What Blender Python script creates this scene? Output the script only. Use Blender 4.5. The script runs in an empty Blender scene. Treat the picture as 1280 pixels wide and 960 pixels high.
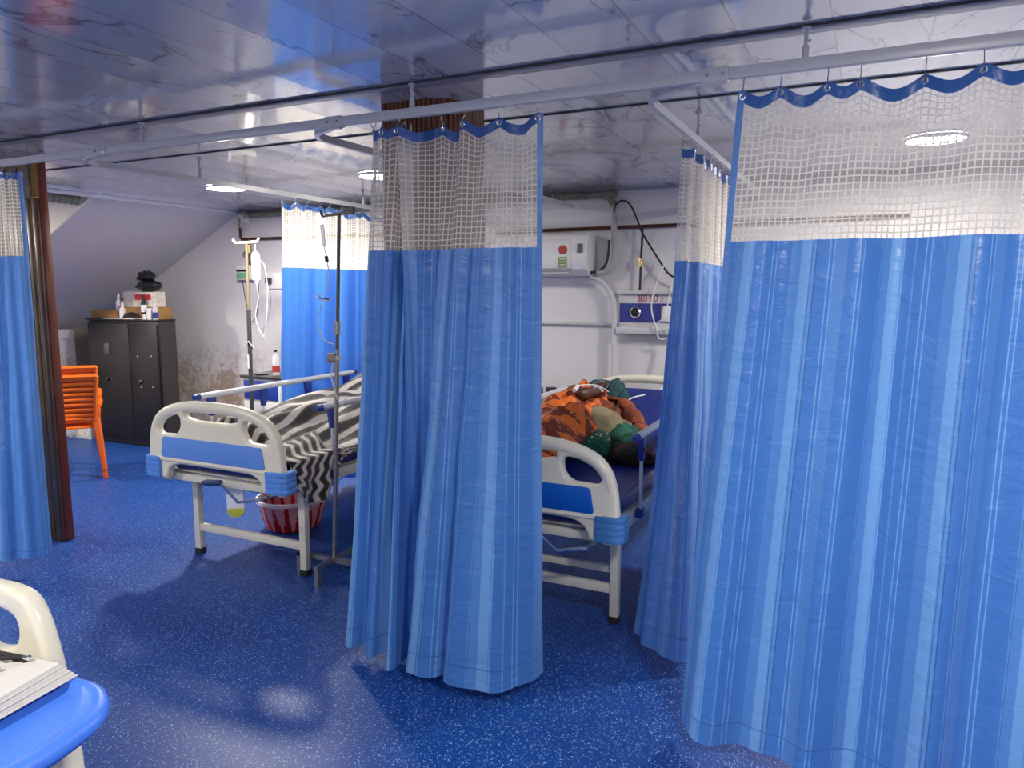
import bpy, bmesh, math, random
from mathutils import Vector, Matrix, noise
R = math.radians
PI = math.pi
sc = bpy.context.scene
col = sc.collection

# ------------------------------------------------------------------ materials
def new_mat(name):
    m = bpy.data.materials.new(name); m.use_nodes = True
    nt = m.node_tree; nt.nodes.clear()
    out = nt.nodes.new('ShaderNodeOutputMaterial')
    return m, nt, out

def N(nt, typ, ins=None, **kw):
    n = nt.nodes.new(typ)
    for k, v in kw.items(): setattr(n, k, v)
    if ins:
        for k, v in ins.items():
            s = n.inputs[k]
            if isinstance(v, bpy.types.NodeSocket): nt.links.new(v, s)
            else: s.default_value = v
    return n

def c4(c): return (c[0], c[1], c[2], 1.0)
def srgb(r, g, b):
    f = lambda v: (v/255/12.92) if v/255 <= .04045 else ((v/255+.055)/1.055)**2.4
    return (f(r), f(g), f(b))

def ramp(nt, fac, stops, interp='LINEAR'):
    r = N(nt, 'ShaderNodeValToRGB', {'Fac': fac})
    cr = r.color_ramp; cr.interpolation = interp
    while len(cr.elements) > 1: cr.elements.remove(cr.elements[-1])
    cr.elements[0].position = stops[0][0]; cr.elements[0].color = c4(stops[0][1])
    for p, c in stops[1:]:
        e = cr.elements.new(p); e.color = c4(c)
    return r

def math_(nt, op, a, b=0.0, c=0.0):
    n = nt.nodes.new('ShaderNodeMath'); n.operation = op
    for i, v in enumerate((a, b, c)):
        if isinstance(v, bpy.types.NodeSocket): nt.links.new(v, n.inputs[i])
        else: n.inputs[i].default_value = v
    return n.outputs[0]

def mixc(nt, fac, a, b):
    n = nt.nodes.new('ShaderNodeMix'); n.data_type = 'RGBA'
    for i, v in ((0, fac), (6, a), (7, b)):
        if isinstance(v, bpy.types.NodeSocket): nt.links.new(v, n.inputs[i])
        else: n.inputs[i].default_value = v if i == 0 else c4(v)
    return n.outputs[2]

def simple(name, c, rough=.5, metal=0.0, noise_amt=.06, nscale=8, bump=0.0, bscale=60, coat=0.0, spec=.5):
    m, nt, out = new_mat(name)
    tc = N(nt, 'ShaderNodeTexCoord')
    nz = N(nt, 'ShaderNodeTexNoise', {'Vector': tc.outputs['Object'], 'Scale': nscale, 'Detail': 4.0})
    dark = tuple(v*(1-noise_amt*2) for v in c); lite = tuple(min(1, v*(1+noise_amt)) for v in c)
    cc = mixc(nt, nz.outputs[0], dark, lite)
    b = N(nt, 'ShaderNodeBsdfPrincipled', {'Base Color': cc, 'Roughness': rough, 'Metallic': metal, 'Coat Weight': coat, 'Specular IOR Level': spec})
    if bump:
        n2 = N(nt, 'ShaderNodeTexNoise', {'Vector': tc.outputs['Object'], 'Scale': bscale, 'Detail': 3.0})
        bp = N(nt, 'ShaderNodeBump', {'Strength': bump, 'Distance': .01, 'Height': n2.outputs[0]})
        nt.links.new(bp.outputs[0], b.inputs['Normal'])
    nt.links.new(b.outputs[0], out.inputs[0])
    return m

def clear_mat(name, tint, alpha=.35, rough=.08):
    m, nt, out = new_mat(name)
    tr = N(nt, 'ShaderNodeBsdfTransparent', {'Color': c4((.95, .97, 1))})
    p = N(nt, 'ShaderNodeBsdfPrincipled', {'Base Color': c4(tint), 'Roughness': rough})
    lw = N(nt, 'ShaderNodeLayerWeight', {'Blend': .35})
    f = math_(nt, 'ADD', math_(nt, 'MULTIPLY', lw.outputs['Facing'], .6), alpha)
    mx = N(nt, 'ShaderNodeMixShader', {0: math_(nt, 'MINIMUM', f, 1.0), 1: tr.outputs[0], 2: p.outputs[0]})
    nt.links.new(mx.outputs[0], out.inputs[0])
    return m

def emis(name, c, s):
    m, nt, out = new_mat(name)
    e = N(nt, 'ShaderNodeEmission', {'Color': c4(c), 'Strength': s})
    nt.links.new(e.outputs[0], out.inputs[0]); return m

def fabric_mat(name, base_d, base_l, contrast=1.0, seed=0.0, transl=.28, stripes=True):
    """woven satin curtain cloth, UV in metres"""
    m, nt, out = new_mat(name)
    uv = N(nt, 'ShaderNodeUVMap')
    sp = N(nt, 'ShaderNodeSeparateXYZ', {0: uv.outputs[0]})
    x = math_(nt, 'ADD', sp.outputs[0], seed)
    fr = math_(nt, 'FRACT', math_(nt, 'DIVIDE', x, .46))
    d, l = base_d, base_l
    mid = tuple((a+b)/2 for a, b in zip(d, l)); dd = tuple(v*.62 for v in d)
    m1 = tuple(a*.7+b*.3 for a, b in zip(d, l))
    seq = [(0, d), (.09, mid), (.10, dd), (.105, m1), (.16, l), (.225, mid), (.232, l), (.24, d), (.30, m1), (.305, l), (.311, d), (.37, l), (.377, d),
           (.40, l), (.407, d), (.50, m1), (.57, l), (.635, m1), (.642, dd), (.648, mid), (.665, dd), (.672, d), (.75, l), (.757, d), (.775, l),
           (.783, m1), (.86, d), (.93, l), (.938, d), (.96, l), (.968, d)]
    rp = ramp(nt, fr, seq, 'CONSTANT')
    c = mixc(nt, contrast, mid, rp.outputs[0]) if stripes else None
    if c is None: c = mixc(nt, 0.0, mid, mid)
    # stitched hem line near the bottom (z in UV y)
    hem = math_(nt, 'COMPARE', sp.outputs[1], .135, .0025)
    c = mixc(nt, math_(nt, 'MULTIPLY', hem, .6), c, dd)
    mp = N(nt, 'ShaderNodeMapping', {'Vector': uv.outputs[0], 'Scale': (5, 9, 1), 'Rotation': (0, 0, .45)})
    n1 = N(nt, 'ShaderNodeTexNoise', {'Vector': mp.outputs[0], 'Scale': 1.6, 'Detail': 5.0, 'Roughness': .55, 'Distortion': .9})
    mp2 = N(nt, 'ShaderNodeMapping', {'Vector': uv.outputs[0], 'Scale': (2.2, 1.6, 1), 'Rotation': (0, 0, -.7)})
    vo = N(nt, 'ShaderNodeTexVoronoi', {'Vector': mp2.outputs[0], 'Scale': 2.0, 'Randomness': 1.0}, feature='DISTANCE_TO_EDGE')
    cr = math_(nt, 'MINIMUM', vo.outputs[0], .05)
    h = math_(nt, 'ADD', math_(nt, 'MULTIPLY', n1.outputs[0], .9), math_(nt, 'MULTIPLY', cr, 2.0))
    bp = N(nt, 'ShaderNodeBump', {'Strength': .7, 'Distance': .012, 'Height': h})
    p = N(nt, 'ShaderNodeBsdfPrincipled', {'Base Color': c, 'Roughness': .36, 'Specular IOR Level': .6, 'Sheen Weight': .1, 'Normal': bp.outputs[0]})
    t = N(nt, 'ShaderNodeBsdfTranslucent', {'Color': c, 'Normal': bp.outputs[0]})
    mx = N(nt, 'ShaderNodeMixShader', {0: transl, 1: p.outputs[0], 2: t.outputs[0]})
    nt.links.new(mx.outputs[0], out.inputs[0]); return m

def net_mat(name):
    m, nt, out = new_mat(name)
    uv = N(nt, 'ShaderNodeUVMap')
    sp = N(nt, 'ShaderNodeSeparateXYZ', {0: uv.outputs[0]})
    def line(v, cell, w):
        f = math_(nt, 'FRACT', math_(nt, 'DIVIDE', v, cell))
        return math_(nt, 'LESS_THAN', f, w)
    a = line(sp.outputs[0], .0205, .24); b = line(sp.outputs[1], .0205, .22)
    g = math_(nt, 'MAXIMUM', a, b)
    vo = N(nt, 'ShaderNodeTexNoise', {'Vector': uv.outputs[0], 'Scale': 5.0, 'Detail': 3.0})
    haze = math_(nt, 'MULTIPLY_ADD', vo.outputs[0], .25, .24)
    al = math_(nt, 'MAXIMUM', g, haze)
    d = N(nt, 'ShaderNodeBsdfDiffuse', {'Color': c4((.84, .79, .70))})
    t = N(nt, 'ShaderNodeBsdfTranslucent', {'Color': c4((.84, .79, .70))})
    dm = N(nt, 'ShaderNodeMixShader', {0: .45, 1: d.outputs[0], 2: t.outputs[0]})
    tr = N(nt, 'ShaderNodeBsdfTransparent')
    mx = N(nt, 'ShaderNodeMixShader', {0: al, 1: tr.outputs[0], 2: dm.outputs[0]})
    nt.links.new(mx.outputs[0], out.inputs[0]); return m

def ceiling_mat():
    m, nt, out = new_mat('marble_panel_ceiling')
    tc = N(nt, 'ShaderNodeTexCoord')
    sp = N(nt, 'ShaderNodeSeparateXYZ', {0: tc.outputs['Object']})
    px = math_(nt, 'DIVIDE', math_(nt, 'ADD', sp.outputs[0], .686+.268*60), .268)
    fr = math_(nt, 'FRACT', px)
    fl = math_(nt, 'FLOOR', px)
    off = N(nt, 'ShaderNodeCombineXYZ', {0: math_(nt, 'MULTIPLY', fl, 3.7), 1: math_(nt, 'MULTIPLY', fl, 1.3), 2: 0.0})
    vadd = N(nt, 'ShaderNodeVectorMath', {0: tc.outputs['Object'], 1: off.outputs[0]}, operation='ADD')
    mp = N(nt, 'ShaderNodeMapping', {'Vector': vadd.outputs[0], 'Scale': (1.5, 1.0, 1), 'Rotation': (0, 0, .6)})
    n1 = N(nt, 'ShaderNodeTexNoise', {'Vector': mp.outputs[0], 'Scale': .9, 'Detail': 5.0, 'Roughness': .5, 'Distortion': 2.2})
    vein = math_(nt, 'ABSOLUTE', math_(nt, 'SUBTRACT', n1.outputs[0], .5))
    vr = ramp(nt, vein, [(0, (.20, .21, .26)), (.006, (.40, .40, .46)), (.016, (.62, .62, .65)), (.06, (.68, .68, .70)), (1, (.74, .74, .75))])
    nb = N(nt, 'ShaderNodeTexNoise', {'Vector': vadd.outputs[0], 'Scale': 1.5, 'Detail': 3.0})
    c = mixc(nt, math_(nt, 'MULTIPLY', math_(nt, 'GREATER_THAN', nb.outputs[0], .53), .85), vr.outputs[0], (.66, .66, .69))
    groove = math_(nt, 'LESS_THAN', math_(nt, 'ABSOLUTE', math_(nt, 'SUBTRACT', fr, .5)), .488)
    c = mixc(nt, groove, (.40, .40, .45), c)
    d = math_(nt, 'SUBTRACT', fr, .5)
    dish = math_(nt, 'ADD', math_(nt, 'MULTIPLY', math_(nt, 'MULTIPLY', d, d), 1.6), math_(nt, 'MULTIPLY', fr, math_(nt, 'SINE', math_(nt, 'MULTIPLY', fl, 2.3))))
    n3 = N(nt, 'ShaderNodeTexNoise', {'Vector': tc.outputs['Object'], 'Scale': 2.3, 'Detail': 1.0})
    h = math_(nt, 'ADD', math_(nt, 'ADD', dish, math_(nt, 'MULTIPLY', groove, .35)), math_(nt, 'MULTIPLY', n3.outputs[0], 1.1))
    bp = N(nt, 'ShaderNodeBump', {'Strength': 1.0, 'Distance': .0045, 'Height': h})
    p = N(nt, 'ShaderNodeBsdfPrincipled', {'Base Color': c, 'Roughness': .13, 'Specular IOR Level': .8, 'Normal': bp.outputs[0], 'Coat Weight': .6, 'Coat Roughness': .07})
    nt.links.new(p.outputs[0], out.inputs[0]); return m

def floor_mat():
    m, nt, out = new_mat('blue_speckled_vinyl')
    tc = N(nt, 'ShaderNodeTexCoord')
    n0 = N(nt, 'ShaderNodeTexNoise', {'Vector': tc.outputs['Object'], 'Scale': 90.0, 'Detail': 2.0})
    wv = N(nt, 'ShaderNodeVectorMath', {0: n0.outputs['Color'], 'Scale': .012}, operation='SCALE')
    va = N(nt, 'ShaderNodeVectorMath', {0: tc.outputs['Object'], 1: wv.outputs[0]}, operation='ADD')
    vo = N(nt, 'ShaderNodeTexVoronoi', {'Vector': va.outputs[0], 'Scale': 118.0, 'Randomness': 1.0})
    sel = N(nt, 'ShaderNodeSeparateColor', {0: vo.outputs['Color']})
    dot = math_(nt, 'MULTIPLY', math_(nt, 'LESS_THAN', vo.outputs['Distance'], .30), math_(nt, 'GREATER_THAN', sel.outputs[0], .30))
    n2 = N(nt, 'ShaderNodeTexNoise', {'Vector': tc.outputs['Object'], 'Scale': 1.3, 'Detail': 4.0})
    base = mixc(nt, n2.outputs[0], srgb(8, 50, 118), srgb(14, 64, 144))
    spk = mixc(nt, sel.outputs[1], srgb(44, 98, 168), srgb(140, 178, 215))
    c = mixc(nt, dot, base, spk)
    # vinyl sheet seams
    sp = N(nt, 'ShaderNodeSeparateXYZ', {0: tc.outputs['Object']})
    s1 = math_(nt, 'COMPARE', sp.outputs[1], 3.41, .003)
    s2 = math_(nt, 'MULTIPLY', math_(nt, 'COMPARE', sp.outputs[0], -3.78, .003), math_(nt, 'GREATER_THAN', sp.outputs[1], 3.41))
    s = math_(nt, 'MAXIMUM', s1, s2)
    c = mixc(nt, math_(nt, 'MULTIPLY', s, .55), c, srgb(70, 80, 85))
    rg = math_(nt, 'MULTIPLY_ADD', n2.outputs[0], .12, .36)
    bp = N(nt, 'ShaderNodeBump', {'Strength': .12, 'Distance': .002, 'Height': n0.outputs[0]})
    p = N(nt, 'ShaderNodeBsdfPrincipled', {'Base Color': c, 'Roughness': rg, 'Specular IOR Level': .34, 'Normal': bp.outputs[0]})
    nt.links.new(p.outputs[0], out.inputs[0]); return m

def wall_mat(name, c, stain=False):
    m, nt, out = new_mat(name)
    tc = N(nt, 'ShaderNodeTexCoord')
    n1 = N(nt, 'ShaderNodeTexNoise', {'Vector': tc.outputs['Object'], 'Scale': 1.4, 'Detail': 5.0})
    cc = mixc(nt, n1.outputs[0], tuple(v*.93 for v in c), c)
    if stain:   # peeling damp plaster low on the wall behind the first bed
        sp = N(nt, 'ShaderNodeSeparateXYZ', {0: tc.outputs['Object']})
        n2 = N(nt, 'ShaderNodeTexNoise', {'Vector': tc.outputs['Object'], 'Scale': 22.0, 'Detail': 8.0, 'Roughness': .7})
        lo = N(nt, 'ShaderNodeMapRange', {0: sp.outputs[2], 1: 1.12, 2: .70, 3: 0.0, 4: 1.0})
        lx = N(nt, 'ShaderNodeMapRange', {0: sp.outputs[0], 1: -5.35, 2: -5.75, 3: 0.0, 4: 1.0})
        n4 = N(nt, 'ShaderNodeTexNoise', {'Vector': tc.outputs['Object'], 'Scale': 3.0, 'Detail': 3.0})
        k = math_(nt, 'MULTIPLY', math_(nt, 'MULTIPLY', lo.outputs[0], lx.outputs[0]), math_(nt, 'GREATER_THAN', math_(nt, 'ADD', n2.outputs[0], math_(nt, 'MULTIPLY', n4.outputs[0], .5)), .76))
        cc = mixc(nt, math_(nt, 'MULTIPLY', k, .65), cc, srgb(150, 135, 118))
        k2 = N(nt, 'ShaderNodeMapRange', {0: sp.outputs[2], 1: .92, 2: .5, 3: 0.0, 4: .7})
        cc = mixc(nt, math_(nt, 'MULTIPLY', math_(nt, 'MULTIPLY', k2.outputs[0], lx.outputs[0]), n4.outputs[0]), cc, srgb(190, 150, 95))
    n3 = N(nt, 'ShaderNodeTexNoise', {'Vector': tc.outputs['Object'], 'Scale': 14.0, 'Detail': 4.0})
    bp = N(nt, 'ShaderNodeBump', {'Strength': .25, 'Distance': .01, 'Height': n3.outputs[0]})
    p = N(nt, 'ShaderNodeBsdfPrincipled', {'Base Color': cc, 'Roughness': .45, 'Normal': bp.outputs[0]})
    nt.links.new(p.outputs[0], out.inputs[0]); return m

def stripe_blanket_mat():
    m, nt, out = new_mat('striped_fleece')
    uv = N(nt, 'ShaderNodeUVMap')
    sp = N(nt, 'ShaderNodeSeparateXYZ', {0: uv.outputs[0]})
    fr = math_(nt, 'FRACT', math_(nt, 'DIVIDE', sp.outputs[0], .072))
    k, w, g = srgb(22, 20, 20), srgb(205, 198, 188), srgb(88, 82, 78)
    rp = ramp(nt, fr, [(0, k), (.36, g), (.46, w), (.86, g), (.95, k)], 'CONSTANT')
    n1 = N(nt, 'ShaderNodeTexNoise', {'Vector': uv.outputs[0], 'Scale': 160.0, 'Detail': 2.0})
    bp = N(nt, 'ShaderNodeBump', {'Strength': .5, 'Distance': .004, 'Height': n1.outputs[0]})
    p = N(nt, 'ShaderNodeBsdfPrincipled', {'Base Color': rp.outputs[0], 'Roughness': .85, 'Sheen Weight': .4, 'Normal': bp.outputs[0]})
    nt.links.new(p.outputs[0], out.inputs[0]); return m

def patterned(name, a, b, scale, thr=.52, rough=.8, c=None, vor=False):
    m, nt, out = new_mat(name)
    tc = N(nt, 'ShaderNodeTexCoord')
    if vor:
        t = N(nt, 'ShaderNodeTexVoronoi', {'Vector': tc.outputs['Object'], 'Scale': scale})
        f = math_(nt, 'LESS_THAN', t.outputs['Distance'], thr)
    else:
        t = N(nt, 'ShaderNodeTexNoise', {'Vector': tc.outputs['Object'], 'Scale': scale, 'Detail': 2.0, 'Distortion': 1.0})
        f = math_(nt, 'GREATER_THAN', t.outputs[0], thr)
    cc = mixc(nt, f, a, b)
    if c:
        t2 = N(nt, 'ShaderNodeTexVoronoi', {'Vector': tc.outputs['Object'], 'Scale': scale*3.2})
        f2 = math_(nt, 'COMPARE', t2.outputs['Distance'], .28, .045)
        cc = mixc(nt, math_(nt, 'MULTIPLY', f2, .6), cc, c)
    n2 = N(nt, 'ShaderNodeTexNoise', {'Vector': tc.outputs['Object'], 'Scale': 18.0, 'Detail': 4.0})
    bp = N(nt, 'ShaderNodeBump', {'Strength': .6, 'Distance': .015, 'Height': n2.outputs[0]})
    p = N(nt, 'ShaderNodeBsdfPrincipled', {'Base Color': cc, 'Roughness': rough, 'Normal': bp.outputs[0]})
    nt.links.new(p.outputs[0], out.inputs[0]); return m

def wood_mat(name, a, b):
    m, nt, out = new_mat(name)
    tc = N(nt, 'ShaderNodeTexCoord')
    mp = N(nt, 'ShaderNodeMapping', {'Vector': tc.outputs['Object'], 'Scale': (30, 30, 1.2)})
    n1 = N(nt, 'ShaderNodeTexNoise', {'Vector': mp.outputs[0], 'Scale': 1.0, 'Detail': 5.0, 'Distortion': .6})
    cc = mixc(nt, n1.outputs[0], a, b)
    p = N(nt, 'ShaderNodeBsdfPrincipled', {'Base Color': cc, 'Roughness': .33})
    nt.links.new(p.outputs[0], out.inputs[0]); return m

def basin_mat():
    m, nt, out = new_mat('red_flame_plastic')
    tc = N(nt, 'ShaderNodeTexCoord')
    sp = N(nt, 'ShaderNodeSeparateXYZ', {0: tc.outputs['Object']})
    ang = math_(nt, 'ARCTAN2', sp.outputs[1], sp.outputs[0])
    a = math_(nt, 'SINE', math_(nt, 'MULTIPLY', ang, 17.0))
    n1 = N(nt, 'ShaderNodeTexNoise', {'Vector': tc.outputs['Object'], 'Scale': 14.0, 'Detail': 2.0, 'Distortion': 1.2})
    hz = N(nt, 'ShaderNodeMapRange', {0: sp.outputs[2], 1: 0.0, 2: .2, 3: .9, 4: -.9})
    s = math_(nt, 'ADD', math_(nt, 'ADD', a, hz.outputs[0]), math_(nt, 'MULTIPLY_ADD', n1.outputs[0], 2.4, -1.2))
    cc = mixc(nt, math_(nt, 'GREATER_THAN', s, 0.15), srgb(205, 150, 160), srgb(175, 12, 30))
    p = N(nt, 'ShaderNodeBsdfPrincipled', {'Base Color': cc, 'Roughness': .25})
    t = N(nt, 'ShaderNodeBsdfTranslucent', {'Color': cc})
    mx = N(nt, 'ShaderNodeMixShader', {0: .3, 1: p.outputs[0], 2: t.outputs[0]})
    nt.links.new(mx.outputs[0], out.inputs[0]); return m

M = {}
M['wall'] = wall_mat('painted_plaster', srgb(222, 220, 222), True)
M['slope'] = wall_mat('painted_slope', srgb(212, 208, 208))
M['cheek'] = wall_mat('painted_cream_plaster', srgb(236, 230, 214))
M['knee'] = wall_mat('stained_wall', srgb(150, 138, 122))
M['floor'] = floor_mat()
M['ceiling'] = ceiling_mat()
M['cream'] = simple('cream_abs', srgb(226, 221, 200), .32, coat=.2, noise_amt=.02)
M['bumper'] = simple('blue_bumper', srgb(88, 140, 220), .35, noise_amt=.02)
M['inset'] = simple('blue_inset', srgb(96, 142, 220), .45, noise_amt=.02)
M['inset2'] = simple('deep_blue_inset', srgb(10, 92, 190), .4, noise_amt=.02)
M['bumper2'] = simple('dull_blue_bumper', srgb(70, 125, 185), .4, noise_amt=.03)
M['frame'] = simple('cream_powder_coat', srgb(214, 212, 198), .4, noise_amt=.05, nscale=20)
M['alu'] = simple('brushed_aluminium', (.66, .69, .74), .28, metal=.15, noise_amt=.03)
M['steel'] = simple('dull_steel', (.42, .41, .38), .32, metal=.9, noise_amt=.1, nscale=25)
M['darksteel'] = simple('dark_steel', (.13, .12, .11), .35, metal=.6)
M['chrome'] = simple('chrome', (.8, .8, .8), .15, metal=1)
M['mattress'] = simple('navy_rexine', srgb(14, 38, 120), .38, noise_amt=.08, bump=.15, bscale=25)
M['blue_plastic'] = simple('blue_plastic', srgb(35, 60, 150), .4)
M['grip'] = simple('dark_blue_grip', srgb(20, 50, 100), .5)
M['red'] = simple('red_plastic', srgb(190, 25, 30), .4)
M['rubber'] = simple('black_rubber', (.015, .015, .015), .7)
M['black'] = simple('black_cable', (.012, .012, .014), .45)
M['blackbag'] = simple('black_plastic_bag', (.010, .010, .012), .25, bump=.9, bscale=30)
M['white'] = simple('white_plastic', (.80, .80, .79), .35, noise_amt=.02)
M['acwhite'] = simple('glossy_white_plastic', (.78, .78, .77), .18, noise_amt=.01, coat=.4)
M['paper'] = simple('paper', (.68, .66, .62), .8, noise_amt=.04)
M['tray'] = simple('blue_tray', srgb(72, 128, 238), .38, noise_amt=.02)
M['rail'] = simple('rail_white', (.62, .62, .63), .3, noise_amt=.02)
M['trimgrey'] = simple('grey_trim', (.33, .33, .38), .3, noise_amt=.03)
M['trimdark'] = simple('dark_trim', (.05, .05, .06), .5)
M['trimwhite'] = simple('white_trim', (.85, .85, .88), .25)
M['header'] = fabric_mat('curtain_header', srgb(38, 86, 156), srgb(52, 104, 176), .3, transl=.15)
M['net'] = net_mat('curtain_net')
M['fabric_a'] = fabric_mat('curtain_fabric', srgb(66, 124, 202), srgb(116, 170, 230), .9, .0)
M['fabric_b'] = fabric_mat('curtain_fabric_plain', srgb(68, 124, 202), srgb(110, 164, 226), .7, .13)
M['fabric_c'] = fabric_mat('curtain_fabric_bright', srgb(52, 112, 208), srgb(84, 144, 224), .4, .2, transl=.35)
M['binding'] = fabric_mat('curtain_binding', srgb(72, 124, 196), srgb(108, 156, 214), .0, .0, transl=.2)
M['stripe'] = stripe_blanket_mat()
M['wood'] = wood_mat('dark_wood', srgb(84, 56, 40), srgb(118, 82, 62))
M['wood_red'] = wood_mat('red_wood', srgb(104, 44, 26), srgb(136, 64, 40))
M['wood_brown'] = wood_mat('brown_wood', srgb(96, 56, 34), srgb(140, 88, 54))
M['gold'] = simple('gold_strip', srgb(176, 138, 60), .25, metal=.7)
M['goldwood'] = wood_mat('gold_wood', srgb(126, 82, 26), srgb(176, 122, 44))
M['glitter'] = simple('grey_glitter', srgb(130, 126, 118), .35, metal=.3, noise_amt=.3, nscale=150)
M['wardrobe'] = simple('dark_brown_steel', srgb(30, 26, 24), .42, noise_amt=.12, bump=.1, bscale=12)
M['wardrobe_side'] = simple('grey_steel', srgb(52, 50, 50), .5)
M['orange'] = simple('orange_plastic', srgb(240, 112, 22), .35, noise_amt=.04)
M['orange_dark'] = simple('orange_brown_plastic', srgb(214, 92, 14), .4, noise_amt=.05)
M['card'] = simple('cardboard', srgb(150, 112, 66), .8, noise_amt=.1)
M['cardwhite'] = patterned('printed_carton', srgb(214, 208, 196), srgb(196, 186, 176), 20)
M['cardred'] = simple('carton_red_print', srgb(190, 30, 48), .6)
M['cardgrey'] = simple('pale_carton', srgb(198, 205, 196), .7, noise_amt=.06)
M['cardblue'] = simple('pale_blue_carton', srgb(150, 185, 205), .7, noise_amt=.06)
M['brass'] = simple('brass', (.75, .55, .25), .3, metal=1)
M['copper'] = simple('brown_copper', srgb(92, 52, 40), .4, metal=.5, noise_amt=.2)
M['conduit'] = simple('grey_green_conduit', srgb(128, 130, 112), .6, noise_amt=.1)
M['conduit_wrap'] = simple('pale_wrapped_pipe', srgb(172, 172, 172), .6, noise_amt=.1)
M['greywall'] = simple('grey_trunking', srgb(178, 178, 184), .4)
M['panel'] = simple('panel_white', srgb(206, 206, 208), .3, noise_amt=.02)
M['panelblue'] = simple('panel_blue', srgb(44, 56, 140), .3, noise_amt=.02)
M['redink'] = simple('red_ink', srgb(178, 22, 30), .5)
M['label_red'] = simple('label_red', srgb(170, 50, 45), .5)
M['label_green'] = simple('label_green', srgb(120, 160, 70), .5)
M['label_grey'] = simple('label_grey', srgb(90, 90, 92), .4)
M['green_lcd'] = simple('green_panel', srgb(120, 190, 140), .4)
M['darkgrey'] = simple('dark_grey_plastic', srgb(60, 62, 64), .4)
M['clear'] = clear_mat('clear_plastic', (.80, .84, .88), .22)
M['clear2'] = clear_mat('milky_plastic', (.85, .87, .88), .5)
M['urine'] = simple('yellow_fluid', srgb(170, 180, 60), .3)
M['water'] = clear_mat('blue_water', srgb(90, 140, 190), .45)
M['skin'] = simple('dark_skin', srgb(82, 50, 36), .5, noise_amt=.08, nscale=20)
M['skin_pink'] = simple('pink_skin', srgb(196, 120, 100), .55, noise_amt=.06)
M['hair'] = simple('black_hair', srgb(20, 16, 15), .55, bump=.5, bscale=90)
M['scarf'] = patterned('teal_scarf', srgb(26, 80, 84), srgb(20, 56, 62), 26, .5)
M['scarf_grey'] = patterned('grey_scarf', srgb(110, 124, 132), srgb(62, 84, 92), 30, .5)
M['shawl'] = patterned('orange_shawl', srgb(118, 44, 20), srgb(222, 106, 28), 6.5, .49, c=srgb(236, 150, 90))
M['rust'] = patterned('rust_sleeve', srgb(112, 50, 24), srgb(140, 66, 32), 9, .5)
M['olive'] = patterned('olive_flower_cloth', srgb(118, 108, 76), srgb(134, 124, 92), 8, .5)
M['flower'] = patterned('flower_border', srgb(40, 96, 72), srgb(200, 196, 160), 42, .32, vor=True)
M['green'] = patterned('green_cloth', srgb(14, 92, 70), srgb(10, 66, 52), 10, .5)
M['tube'] = simple('white_tube', (.78, .80, .80), .3)
M['light_trim'] = simple('white_metal_ring', (.9, .9, .9), .4)
M['lamp'] = emis('led_diffuser', (1.0, .97, .92), 40)
M['dark_print'] = simple('black_print', (.03, .03, .03), .6)
M['laminate'] = simple('black_granite', (.05, .055, .05), .2, noise_amt=.3, nscale=40)
M['locker'] = simple('locker_cream', srgb(214, 216, 206), .4)

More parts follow.
